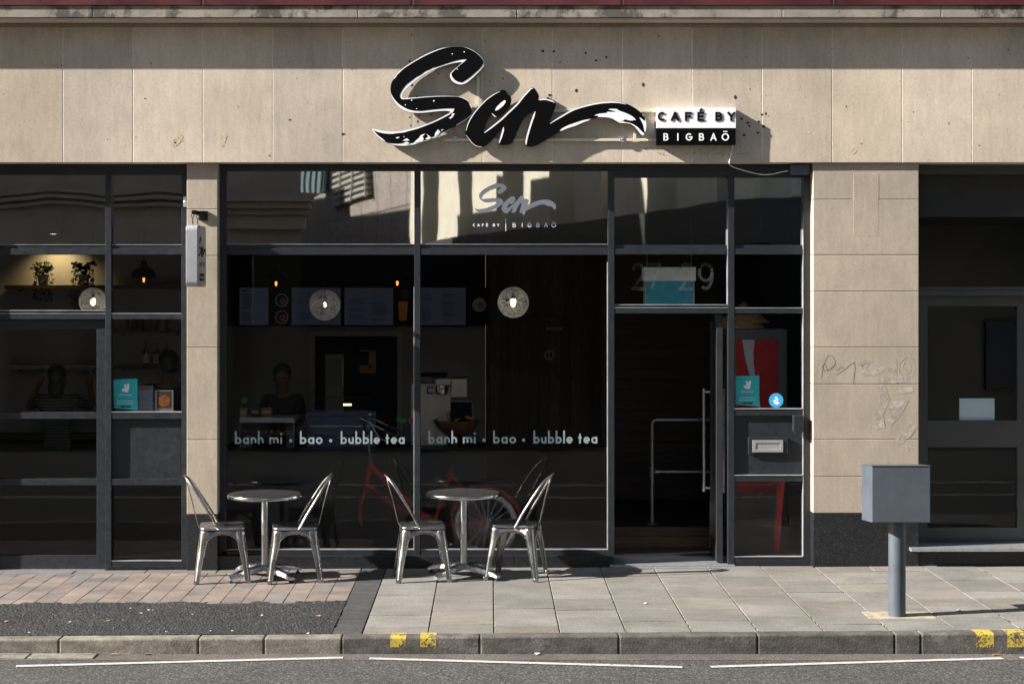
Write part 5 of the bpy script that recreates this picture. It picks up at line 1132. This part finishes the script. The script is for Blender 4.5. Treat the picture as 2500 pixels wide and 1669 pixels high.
# red drinks fridge
t = pthing("drinks_fridge", "grey drinks fridge with red and white side seen through right side light", "fridge", 1845, 1280, 1.2); y = 1.2
part("body", M['grey'], t, lambda m: m.box(X(1786, y), X(1922, y), y, y + .5, FZ if y < 1.3 else .18, Z(803, y)), bevel=.008)
part("red_panel", M['cola'], t, lambda m: m.pbox(1797, 1900, 829, 1200, y - .006, y)); part("white_wave", M['decal'], t, lambda m: m.flat(at([(1812, 829.5), (1842, 829.5), (1839, 860), (1840, 890), (1845, 930), (1853, 975), (1858, 1000), (1855, 1000), (1832, 925), (1820, 880)], y), y - .0075))
for dx, dz, tl, lab in ((0, 0, .15, "pointed straw hat lying lowest on top of the drinks fridge"), (.04, .05, -.1, "pointed straw hat stacked uppermost on the drinks fridge")):
    t = pthing("straw_hat", lab, "hat", 1800, 800, 1.35); c = (X(1806, 1.4) + dx, 1.42, Z(803, 1.2) + .005 + dz)
    part("brim", M['straw'], t, lambda m: m.lathe([(.235, 0), (.238, .004), (.01, .19), (1e-6, .193)], c, 36), smooth=True); part("band", M['dwood'], t, lambda m: m.lathe([(.150, .0745), (.155, .078), (.133, .0935)], c, 36), smooth=True)
# papers on the sill of the left side light
y = .235; t = pthing("price_poster", "small poster of close blue printed lines left on the sill", "poster", 355, 1005, y); part("sheet", plain("poster_paper", (.16, .20, .28), .6), t, lambda m: m.pbox(337, 374, 941, 1006, y, y + .002))
mm = MB()
for i in range(17):
    a = 340
    while a < 371: b_ = min(371, a + random.uniform(3, 8)); mm.pbox(a, b_, 953 + i * 3, 954.4 + i * 3, y - .0015, y - .0005); a = b_ + 1.2
mm.build("print", plain("poster_ink", (.33, .38, .45), .6), t); part("heading", plain("poster_red", (.35, .06, .08), .6), t, lambda m: m.pbox(341, 366, 945, 950, y - .0015, y - .0005))
y = .24; t = pthing("picture_card", "white framed picture card of an orange drink on the sill", "card", 400, 1005, y); part("mount", plain("card_white", (.36, .35, .32), .6), t, lambda m: m.pbox(378, 423, 952, 1006, y, y + .003)); part("picture", plain("card_picture", (.06, .06, .075), .6), t, lambda m: m.pbox(383, 419, 954.5, 996, y - .0012, y - .0004))
part("drink", plain("card_orange", (.40, .12, .03), .6, 0, .5, 60), t, lambda m: m.flat(at([(387, 970), (394, 966), (401, 962), (408, 966), (416, 972), (414, 986), (406, 991), (394, 992), (387, 985)], y - .002), y - .002))
# bay shelves, plants, bottles
def shelf(px0, px1, py, y0, lab, th=10, mat='dwood'):
    t = pthing("wall_shelf", lab, "shelf", (px0 + px1) / 2, py, y0); part("board", M[mat], t, lambda m: m.pbox(px0, px1, py, py + th, y0, YL - .002)); part("bracket", M['pipe'], t, lambda m: [m.box(X(p_, y0), X(p_, y0) + .03, y0 + .03, YL - .004, Z(py + th, y0) - .03, Z(py + th, y0) - .001) for p_ in (px0 + 25, px1 - 40)])
shelf(10, 470, 696, YL - .25, "dark plank shelf carrying trailing plants in the left bay", 9); shelf(262, 460, 806, YL - .25, "dark plank shelf of jars below the dome lamp, left bay", 6); shelf(262, 460, 893, YL - .25, "dark plank shelf of bottles in left side light", 6); shelf(10, 256, 893, YL - .25, "pale edged shelf behind the person with raised arms", 8, 'grey')
def plant(px, py, y, n, lab, trail):
    c = Vector((X(px, y), y, Z(py, y))); t = thing("potted_plant", lab, "plant", tuple(c), "trailing plants on the high shelf"); rng = random.Random(px)
    part("pot", M['pot'], t, lambda m: m.lathe([(.045, 0), (.062, .115), (.056, .115), (.04, .01), (1e-6, .01)], tuple(c), 20), smooth=True)
    m = MB(); st = MB()
    for s_ in range(n):
        a = rng.uniform(0, 6.28); L_ = rng.uniform(.06, .14); up = rng.uniform(.05, .13); pts = []
        tr = trail if rng.random() < .55 else .0
        for k in range(9):
            u = k / 8; pts.append(c + Vector((math.cos(a) * L_ * min(1, u * 1.6) + (rng.uniform(-.02, .02)), -abs(math.sin(a)) * L_ * .6 * min(1, u * 1.6), .11 + up * math.sin(min(1, u * 1.8) * 1.9) - tr * max(0, u - .35) ** 1.1)))
        st.tube(pts, .002, 4)
        for p_ in pts[2:]:
            for q in range(2):
                d = Vector((rng.uniform(-1, 1), rng.uniform(-1, .4), rng.uniform(-.6, .8))).normalized(); sd = d.orthogonal().normalized(); l_ = rng.uniform(.025, .05); w_ = l_ * .38
                m.add([p_, p_ + d * l_ * .5 + sd * w_, p_ + d * l_, p_ + d * l_ * .5 - sd * w_], [(0, 1, 2, 3)])
    m.build("foliage", M['leaf'], t); st.build("stem", M['leaf'], t)
plant(105, 696, YL - .14, 26, "trailing potted plant on the high shelf left of glow", .55); plant(205, 696, YL - .14, 24, "trailing potted plant on the high shelf above globe lamp", .7)
def bottle(px, py, y, h, lab):
    c = (X(px, y), y, Z(py, y)); t = thing("bottle", lab, "bottle", c, "bottles on the left bay shelf"); part("glass", M['bottle'], t, lambda m: m.lathe([(.034, 0), (.036, .01), (.036, .14), (.03, .165), (.014, .19), (.012, h - .01), (.014, h)], c, 18), smooth=True); part("label", M['label'], t, lambda m: m.lathe([(.0368, .03), (.0368, .125)], c, 18), smooth=True)
for px, h, w_ in ((356, .26, "leftmost"), (383, .25, "middle one"), (405, .25, "rightmost")): bottle(px, 893, YL - .12, h, "amber bottle with cream label on shelf in left side light, %s of three" % w_)
for i, (px, w_, h_, c_) in enumerate(((318, 16, 26, (.05, .045, .04)), (340, 22, 34, (.012, .012, .012)), (375, 18, 26, (.12, .04, .02)), (398, 20, 22, (.16, .14, .11)))):
    t = pthing("canister", ("small brown tin on jar shelf, leftmost", "tall black tin on jar shelf under dome lamp", "red brown tin on jar shelf", "pale buff tin on jar shelf near hanging sign")[i], "tin", px, 806, YL - .12, "tins on the jar shelf"); c = (X(px, YL - .12), YL - .12, Z(806, YL - .12)); r = w_ / 2 * .0044; h = h_ * .0044
    mt = plain("tin_paint", c_, .5); part("tin", mt, t, lambda m: m.lathe([(r, 0), (r, h)], c, 20), smooth=True); part("lid", M['grey'], t, lambda m: m.lathe([(r + .002, h + .0005), (r + .002, h + .012)], c, 20), smooth=True)
t = pthing("back_counter", "grey counter in the left bay seen through door glass", "counter", 130, 1290, 3.0); part("front", M['counter'], t, lambda m: m.box(X(-60, 3), X(445, 3), 3.15, YL - .02, FZ, .79)); part("top", M['grey'], t, lambda m: m.box(X(-62, 3), X(447, 3), 3.1, YL - .02, .791, .83), bevel=.003).data.materials[0] = M['matt_black']

# ------------------------------------------------------------------ people
def skin_mesh(name, verts, edges, mat, parent, sub=2, root=0):
    me = bpy.data.meshes.new(name); bm = bmesh.new(); L = origin(parent); ly = bm.verts.layers.skin.verify(); vs = []
    for i, (p, r) in enumerate(verts):
        v = bm.verts.new(Vector(p) - L); v[ly].radius = r if isinstance(r, tuple) else (r, r); v[ly].use_root = (i == root); vs.append(v)
    for a, b_ in edges: bm.edges.new((vs[a], vs[b_]))
    bm.to_mesh(me); bm.free(); me.materials.append(mat); o = bpy.data.objects.new(name, me); COL.objects.link(o); o.parent = parent
    s_ = o.modifiers.new("skin", 'SKIN'); s_.use_smooth_shade = True; b_ = o.modifiers.new("sub", 'SUBSURF'); b_.levels = sub; b_.render_levels = sub; return o
def person(label, x, y, z, rz, H, sh, lh, rh, lean, headdrop, top_mat, leg_mat, hair_long):
    """sh: shoulder half width; lh, rh: ((elbow), (wrist)) offsets from own shoulder in body axes (right, forward, up), metres for H = 1.7"""
    t = thing("person", label, "person", (x, y, z)); k = H / 1.7; rot = Matrix.Rotation(rz, 3, 'Z')
    W = lambda r, f, u: Vector((x, y, z)) + rot @ (Vector((r, f, u)) * k)
    V = []; E = []
    def add(p, r, par=None): V.append((p, tuple(q * k for q in r) if isinstance(r, tuple) else r * k)); (E.append((par, len(V) - 1)) if par is not None else None); return len(V) - 1
    pel = add(W(0, 0, .92), (.112, .088)); sp = add(W(0, lean * .4, 1.10), (.108, .082), pel); chs = add(W(0, lean, 1.30), (.14, .095), sp); nb = add(W(0, lean * 1.15, 1.43), .058, chs)
    hd1 = add(W(0, lean * 1.2 + headdrop * .6 + .01, 1.49), .066, nb); hd2 = add(W(0, lean * 1.2 + headdrop + .015, 1.56), (.080, .092), hd1); hd3 = add(W(0, lean * 1.2 + headdrop, 1.63), (.080, .094), hd2); add(W(0, lean * 1.2 + headdrop - .01, 1.70), (.06, .07), hd3); add(W(0, lean * 1.2 + headdrop + .115, 1.575), .014, hd2)
    for sg in (-1, 1): add(W(sg * .098, lean * 1.2 + headdrop, 1.585), .014, hd2)
    arms = []
    for sgn, (eo, wo) in ((-1, lh), (1, rh)):
        s0 = Vector((sgn * sh, lean, 1.385)); si = add(W(*s0), .052, chs); el = s0 + Vector((sgn * eo[0], eo[1], eo[2])); wr = s0 + Vector((sgn * wo[0], wo[1], wo[2])); ei = add(W(*el), .040, si); wi = add(W(*wr), .027, ei); d = (wr - el).normalized(); pm = wr + d * .05; pi_ = add(W(*pm), (.036, .016), wi)
        side = d.cross(Vector((0, 0, 1))).normalized() if abs(d.z) < .9 else Vector((1, 0, 0))
        for q, ln_ in ((-.027, .062), (-.009, .074), (.009, .078), (.027, .07)):
            a = add(W(*(pm + side * q + d * .045)), .0085, pi_); b_ = add(W(*(pm + side * q * 1.1 + d * (.045 + ln_ * .5))), .0078, a); add(W(*(pm + side * q * 1.1 + d * (.04 + ln_) + Vector((0, .012, 0)))), .0065, b_)
        a = add(W(*(wr + side * -.03 + d * .03)), .010, wi); add(W(*(wr + side * -.055 + d * .07)), .0085, a)
        arms.append((s0, el, wr))
    for sgn in (-1, 1):
        h = add(W(sgn * .09, 0, .86), .085, pel); kn = add(W(sgn * .10, .02, .48), .058, h); an = add(W(sgn * .10, -.01, .085), .040, kn); add(W(sgn * .105, .15, .03), (.04, .03), an)
    skin_mesh("body", V, E, M['skin'], t)
    V2 = [(W(0, 0, .80), (.165 * k, .125 * k)), (W(0, 0, .92), (.158 * k, .122 * k)), (W(0, lean * .4, 1.10), (.140 * k, .105 * k)), (W(0, lean, 1.30), (.155 * k, .112 * k)), (W(0, lean * 1.1, 1.405), .075 * k)]; E2 = [(0, 1), (1, 2), (2, 3), (3, 4)]
    for s0, el, wr in arms: V2 += [(W(*s0), .066 * k), (W(*(s0 + (el - s0) * .85)), .054 * k)]; n = len(V2); E2 += [(3, n - 2), (n - 2, n - 1)]
    skin_mesh("top", V2, E2, top_mat, t)
    V3 = [(W(0, 0, .98), (.145 * k, .112 * k)), (W(0, 0, .88), (.15 * k, .115 * k))]; E3 = [(0, 1)]
    for sgn in (-1, 1): V3 += [(W(sgn * .092, 0, .78), .095 * k), (W(sgn * .10, .02, .48), .072 * k), (W(sgn * .10, -.01, .12), .060 * k)]; n = len(V3); E3 += [(1, n - 3), (n - 3, n - 2), (n - 2, n - 1)]
    skin_mesh("trousers", V3, E3, leg_mat, t)
    m = MB(); c = W(0, lean * 1.2 + headdrop - .022, 1.655); m.ball(tuple(c), .1 * k, 12, (1.0, 1.0, .98))
    c = W(0, lean * 1.2 + headdrop - .055, 1.60); m.ball(tuple(c), .085 * k, 10, (1.0, .8, 1.0))
    if hair_long: c = W(0, lean * 1.2 + headdrop - .06, 1.50); m.ball(tuple(c), .085 * k, 10, (1.0, .6, 1.35))
    m.build("hair", M['hair'], t, smooth=True)
    m = MB()
    for sg in (-1, 1): c = W(sg * .032, lean * 1.2 + headdrop + .088, 1.60); m.ball(tuple(c), .012 * k, 8)
    m.build("eyes", M['hair'], t, smooth=True)
    return t
def striped(name, a, b_, sc, axis2=False):
    t = NT(name); tc = t.n("ShaderNodeTexCoord"); sp = t.n("ShaderNodeSeparateXYZ"); t.l(tc.outputs["Object"], sp.inputs[0]); s1 = t.ramp(t.math('SINE', t.math('MULTIPLY', sp.outputs[2], sc)), -.2, .2)
    if axis2: s1 = t.math('MULTIPLY', t.math('ADD', s1, t.ramp(t.math('SINE', t.math('MULTIPLY', sp.outputs[0], sc)), -.2, .2)), .5)
    return t.pr(t.mix(s1, a, b_), .9)
M['stripe'] = striped("striped_cloth", (.02, .02, .02), (.10, .10, .10), 210); M['check'] = striped("checked_cloth", (.008, .008, .008), (.09, .09, .09), 120, True)
person("person behind the counter in black, short dark hair, looking down", X(692, 3.25), 3.25, -.06, R(180), 1.62, .185, ((.03, .10, -.26), (-.06, .32, -.28)), ((.03, .10, -.26), (-.06, .32, -.28)), .05, .06, M['cloth_black'], M['cloth_black'], False)
person("person in striped top seen from behind, both arms raised to shelf", X(140, 2.7), 2.7, -.06, 0, 1.63, .175, ((.16, .12, -.10), (.10, .30, .12)), ((.16, .12, -.10), (.10, .30, .12)), .0, .0, M['stripe'], M['check'], True)
person("dark haired person in black reaching left, seen in left side light", X(412, 2.4), 2.4, -.02, R(10), 1.74, .185, ((.20, .14, -.14), (.38, .22, -.22)), ((.05, .08, -.27), (.02, .28, -.3)), .0, .02, M['cloth_black'], M['cloth_black'], False)

# ------------------------------------------------------------------ red bicycle parked behind the frosted glass
YK = .80; kb = FPX / (DIST + YK)
bk = thing("bicycle", "red town bicycle parked inside behind the frosted lower glass", "bicycle", (X(1030, YK), YK, FZ)); WR = .295; zc2 = FZ + WR; xr, xf = X(1187, YK), X(884, YK)
def wheel(cx, rimmat):
    w_ = MB(); w_.tube([(cx + WR * .955 * math.cos(k * math.pi / 24), YK, zc2 + WR * .955 * math.sin(k * math.pi / 24)) for k in range(48)], .017, 8, True); o = w_.build("wheel", M['rubber'], bk, smooth=True)
    m = MB(); m.tube([(cx + WR * .87 * math.cos(k * math.pi / 24), YK, zc2 + WR * .87 * math.sin(k * math.pi / 24)) for k in range(48)], .027, 8, True); m.build("rim", rimmat, o, smooth=True)
    m = MB(); m.tube([(cx, YK - .04, zc2), (cx, YK + .04, zc2)], .022, 10)
    for k in range(20): a = k * math.pi / 10; m.tube([(cx + .02 * math.cos(a), YK + (.02 if k % 2 else -.02), zc2 + .02 * math.sin(a)), (cx + WR * .86 * math.cos(a + .2), YK, zc2 + WR * .86 * math.sin(a + .2))], .0042, 4)
    m.build("spokes", M['decal'] if rimmat is not M['rubber'] else M['rubber'], o)
wheel(xr, plain('pale_rim', (.92, .92, .9), .4)); wheel(xf, M['rubber'])
bb = (X(1060, YK), YK, zc2 - .01); hd = (X(905, YK), YK, Z(1135, YK)); hd0 = (X(897, YK), YK, Z(1180, YK)); st = (X(1100, YK), YK, Z(1150, YK))
m = MB(); m.tube([(hd[0] + .01, YK, hd[2] + .03), hd, hd0], .026, 10); m.tube([hd, (X(960, YK), YK, Z(1185, YK)), (X(1020, YK), YK, Z(1240, YK)), bb], .030, 10); m.tube([hd0, (X(960, YK), YK, Z(1230, YK)), bb], .026, 10); m.tube([bb, st], .022, 10)
for s_ in (-.045, .045): m.tube([(st[0], YK + s_ * .3, st[2]), (xr, YK + s_, zc2)], .010, 8); m.tube([bb, (xr, YK + s_, zc2)], .011, 8)
m.build("frame", M['bikered'], bk, smooth=True)
m = MB()
for s_ in (-.05, .05): m.tube([hd0, (hd0[0] - .012, YK + s_, hd0[2] - .05), (X(880, YK), YK + s_, zc2 + .15), (xf, YK + s_, zc2)], .017, 8)
m.build("fork", M['bikered'], bk, smooth=True)
def guard(cx, a0, a1, nm):
    m = MB(); vs = []; n = 26
    for i in range(n + 1):
        a = R(a0 + (a1 - a0) * i / n)
        for s_, rr in ((-.032, WR + .008), (-.02, WR + .034), (.02, WR + .034), (.032, WR + .008)): vs.append((cx + rr * math.cos(a), YK + s_, zc2 + rr * math.sin(a)))
    m.add(vs, [(i * 4 + j, i * 4 + j + 1, i * 4 + j + 5, i * 4 + j + 4) for i in range(n) for j in range(3)]); m.build("mudguard", M['bikered'] if nm == 'r' else M['rubber'], bk, smooth=True, solid=.002)
guard(xr, -10, 170, "r"); guard(xf, 55, 200, "f")
m = MB(); hz = Z(1010, YK); hx_ = X(900, YK); m.tube([(hd[0] + .01, YK, hd[2] + .03), (hd[0] - .01, YK, hd[2] + .16), (hx_, YK, Z(1060, YK))], .011, 8)
for s_ in (-1, 1): m.tube([(hx_, YK, Z(1060, YK)), (hx_ - .03, YK + s_ * .08, Z(1045, YK)), (hx_ - .05, YK + s_ * .20, Z(1016, YK)), (hx_ + .05, YK + s_ * .27, Z(1030, YK)), (hx_ + .17, YK + s_ * .27, Z(1046, YK))], .010, 8)
hb_ = m.build("handlebar", M['steel'], bk, smooth=True)
for s_ in (-1, 1): MB().tube([(hx_ + .15, YK + s_ * .27, Z(1044, YK)), (hx_ + .27, YK + s_ * .27, Z(1058, YK))], .015, 8).build("grip", M['rubber'], hb_, smooth=True)
m = MB(); m.ball((hx_ + .03, YK - .27, Z(1006, YK)), .02, 8); m.tube([(hx_ + .02, YK - .27, Z(1020, YK)), (hx_ + .12, YK - .30, Z(1062, YK)), (hx_ + .2, YK - .30, Z(1072, YK))], .006, 6); m.build("brake_lever", M['steel'], hb_, smooth=True)
m = MB(); m.ball((X(1106, YK), YK, Z(1122, YK)), .10, 10, (1.25, .8, .33)); m.build("saddle", M['rubber'], bk, smooth=True); MB().tube([st, (X(1106, YK), YK, Z(1128, YK))], .013, 8).build("seat_post", M['steel'], bk, smooth=True)
m = MB(); m.tube([(bb[0], YK - .09, bb[2]), (bb[0], YK + .09, bb[2])], .012, 8); m.tube([(bb[0], YK - .07, bb[2]), (bb[0] + .10, YK - .075, bb[2] - .12)], .008, 6); m.tube([(bb[0], YK + .07, bb[2]), (bb[0] - .10, YK + .075, bb[2] + .12)], .008, 6); ck = m.build("crank", M['steel'], bk, smooth=True)
for s_ in (-1, 1): MB().box(bb[0] - s_ * .10 - .04 if s_ > 0 else bb[0] + .06, bb[0] - s_ * .10 + .04 if s_ > 0 else bb[0] + .14, YK + s_ * .12 - .04, YK + s_ * .12 + .04, bb[2] + s_ * .12 - .01, bb[2] + s_ * .12 + .01).build("pedal", M['rubber'], ck, bevel=.003)
# folded red frame leaning behind the right side light
t = pthing("folding_board", "red folded a-frame sign stood inside behind the right frosted glass", "board", 1895, 1355, .55); y = .5
for dx in (0, 18): part("leg", M['bikered'], t, lambda m: m.obox(((X(1893 + dx * .6, y) + X(1903 + dx * .6, y)) / 2, y + .05 + dx * .006, (Z(1360, y) + Z(1165, y)) / 2 + .01), (.035, .03, .74), (0, R(3.5 + dx * .08), 0)))
part("crossbar", M['bikered'], t, lambda m: m.obox((X(1906, y), y + .10, Z(1250, y)), (.03, .13, .03)))

# ------------------------------------------------------------------ across the street (seen only as reflections in the glass)
M['ostone'] = stone_mat("opposite_stone", (.33, .28, .22)); M['cream'] = plain("cream_render", (.62, .58, .47), .85, 0, .08, 1.5); M['pink'] = speck("granite_cladding", (.28, .235, .205), (.16, .14, .12), (.38, .34, .30), 14, .7, .1, .12)
M['darkshop'] = plain("dark_shopfront", (.03, .033, .035), .5); M['darkglass'] = plain("dark_window", (.02, .024, .026), .2); M['tealglass'] = plain("teal_glazing", (.18, .27, .28), .3); M['louvre'] = plain("louvre_metal", (.36, .34, .30), .6); M['wframe'] = plain("pale_frame", (.5, .5, .48), .6)
def foot(m, poly, z0, z1, tint=None):
    n = len(poly); a = sum(poly[i][0] * poly[(i + 1) % n][1] - poly[(i + 1) % n][0] * poly[i][1] for i in range(n)); poly = poly if a > 0 else poly[::-1]
    m.add([(p[0], p[1], z0) for p in poly] + [(p[0], p[1], z1) for p in poly], [tuple(range(n))[::-1], tuple(range(n, 2 * n))] + [(i, (i + 1) % n, (i + 1) % n + n, i + n) for i in range(n)], tint)
RD = 2 * YG + DIST                                     # mirror: depth d = RD - y
def rx(px, y): return (px - 1195) * (RD - y) / FPX
def rz_(py, y): return CAMH + (714 - py) * (RD - y) / FPX
ob = thing("corner_building", "old stone corner building across the street with carved cornice", "building", (-12, -24, 0)); yo = -18.0; xo = rx(734, yo)
m = MB(); zc1 = rz_(600, yo); foot(m, [(xo, yo), (-45, yo), (-45, -27), (xo - 1.9, -27)], zc1 + .0, 10.6); foot(m, [(xo, yo - .01), (xo - .9, yo - .01), (xo - 2, -26), (xo - 1.2, -26)], -.1, zc1 - .001); foot(m, [(-6, yo - .3), (-45, yo - .3), (-45, -26.8), (-9, -26.8)], 10.601, 17); m.build("wall", M['ostone'], ob)  # topmost block is unseen, added to hold sky light off the cafe front
m = MB()
for px0, px1 in ((-400, 10), (110, 185), (255, 560)): m.box(rx(px0, yo), rx(px1, yo), yo - .5, yo, -.1, zc1 - .001)
m.build("pier", M['ostone'], ob); part("window", M['darkglass'], ob, lambda m: m.box(-45, xo - 1.0, yo - .6, yo - .55, -.1, zc1 - .002))
m = MB()
for i, (p0, p1, o_) in enumerate(((472, 480, .42), (481, 496, .60), (497, 512, .50), (513, 526, .36), (527, 560, .24))): m.box(rx(548, yo), xo + .3 - i * .05, yo - .002, yo + o_, rz_(p1, yo), rz_(p0, yo) - .002)
for i, (p0, p1, o_) in enumerate(((470, 478, .15), (486, 494, .25), (502, 509, .18))):
    pts = [(rx(px, yo), rz_(p0 + 14 * abs((px % 260) - 130) / 130 - 8, yo)) for px in range(-380, 520, 20)]; m.ribbon(pts, .07, yo + o_, yo - .01)
m.build("cornice", M['ostone'], ob)
A_, B_ = Vector((5.3, -19)), Vector((-3.0, -51.0)); DN = (B_ - A_).normalized(); NO = Vector((DN.y, -DN.x)); NO = NO if NO.x < 0 else -NO
def wp(px):
    k = (px - 1195) / FPX; # x = k (RD - y); on the line A + s DN
    s_ = (k * (RD - A_.y) - A_.x) / (DN.x + k * DN.y); return s_
cb = thing("cream_building", "cream rendered building with dark tall windows down the side street", "building", (10, -35, 0)); zbs = 4.2
def slab(m, s0, s1, o0, o1, z0, z1):
    a, b_, c_, d_ = (A_ + DN * s0 + NO * o0), (A_ + DN * s1 + NO * o0), (A_ + DN * s1 + NO * o1), (A_ + DN * s0 + NO * o1); foot(m, [tuple(a), tuple(b_), tuple(c_), tuple(d_)], z0, z1)
LEN = (B_ - A_).length
m = MB(); foot(m, [tuple(A_ - NO * 1.0 + DN * .1), (40, -19.2), (40, -60), tuple(B_ - NO * 1.0)], -.1, 9); m.build("core", M['darkglass'], cb)
m = MB()
for p0, p1 in ((1855, 1793), (1750, 1656), (1578, 1500), (1467, 1403), (1344, 1283), (1226, 1154), (1120, 1068), (1032, 1000), (2050, 1960), (2300, 2140)):
    s0, s1 = max(-.5, wp(p0)), min(LEN, wp(p1)); slab(m, s0, s1, -.9, 0, zbs, 9) if s1 > s0 else None
slab(m, -.5, LEN, -.9, 0.02, 8.2, 9.2); m.build("wall", M['cream'], cb)
m = MB()
for p in (1618, 1390, 1255, 1137, 1766, 1895): s_ = wp(p); slab(m, s_ - .12, s_ + .12, -.6, -.35, zbs, 8.2)
m.build("window_post", M['wframe'], cb); m = MB(); slab(m, -.5, LEN, -.8, .15, 3.3, zbs - .01); slab(m, -.5, LEN, -.9, -.05, -.1, 3.29); m.build("shopfront", M['darkshop'], cb)
m = MB(); m.box(5.2, 40, -19.15, -18.9, -.1, 4.2); m.build("front_shop", M['darkshop'], cb); m = MB(); m.box(5.25, 40, -19.15, -18.95, 4.21, 17); m.box(7, 40, -30, -19.16, 9.3, 17); m.build("front_wall", M['cream'], cb)  # upper part is unseen, raised to cut the sky light on the facade
gb = thing("louvred_building", "granite clad building with louvred window closing the side street", "building", (-10, -70, 0)); A_, B_ = Vector((-3.2, -52.5)), Vector((-12, -84.0)); DN = (B_ - A_).normalized(); NO = Vector((DN.y, -DN.x)); NO = NO if NO.x < 0 else -NO; LEN = (B_ - A_).length
m = MB(); slab(m, -1, LEN, -4, 0, -.1, 16); m.build("wall", M['pink'], gb)
s0, s1 = wp(912), wp(822); m = MB(); slab(m, s0, s1, .0, .05, 6.4, 12); m.build("louvre_backing", M['darkshop'], gb); m = MB(); q = 6.5
while q < 12: slab(m, s0, s1, .051, .26, q, q + .13); q += .27
for f in (.0, .36, .72): slab(m, s0 + (s1 - s0) * f - .06, s0 + (s1 - s0) * f + .06, .30, .36, 6.4, 12)
m.build("louvre", M['louvre'], gb); m = MB()
for q in (2.2, 4.0, 5.8, 7.6, 9.4): slab(m, -1, LEN, .0, .004, q, q + .05)
for q in range(0, 30, 3): slab(m, q, q + .06, .0, .005, 0, 14)
m.build('wall_joint', M['darkshop'], gb); s0, s1 = wp(820), wp(735); m = MB(); slab(m, s0, s1, .0, .1, 7.4, 14); m.build("glazing", M['tealglass'], gb); m = MB()
for f in range(7): slab(m, s0 + (s1 - s0) * f / 6 - .1, s0 + (s1 - s0) * f / 6 + .1, .1, .2, 7.4, 14)
m.build("glazing_bar", M['darkshop'], gb)
rb = thing("side_street_terrace", "stone terrace on the shaded side of the side street", "building", (-12, -38, 0)); m = MB(); foot(m, [(-6.0, -28), (-22, -28), (-24, -37), (-8.2, -37)], -.1, 11.0); foot(m, [(-8.4, -37.1), (-24, -37.1), (-26, -46), (-10.5, -46)], -.1, 10.4); foot(m, [(-10.8, -46.1), (-26, -46.1), (-28, -54), (-12.6, -54)], -.1, 9.2); foot(m, [(-13, -54.1), (-28, -54.1), (-31, -66), (-16, -66)], -.1, 11.4); foot(m, [(-16.2, -66.1), (-31, -66.1), (-42, -110), (-27, -110)], -.1, 12.6); foot(m, [(-16.2, -70), (-19, -70), (-19.6, -72.5), (-17, -72.5)], 12.6, 15); m.build("wall", M['ostone'], rb)
m = MB(); m.box(-8.8, -7.4, -33, -32, 11.0, 12.6); m.box(-11.5, -10.2, -41, -39.8, 10.4, 12.0); m.build("chimney", M['ostone'], rb)
structure(MB().box(-60, 60, -60, -12.2, ROADZ - .2, ROADZ + .12).build("far_pavement", M['joint']))
m = MB(); m.box(-60, 60, -5.65, -5.55, ROADZ, ROADZ + .006); m.box(-60, 60, -7.0, -6.9, ROADZ, ROADZ + .006); structure(m.build("far_road_line", M['white_line']))
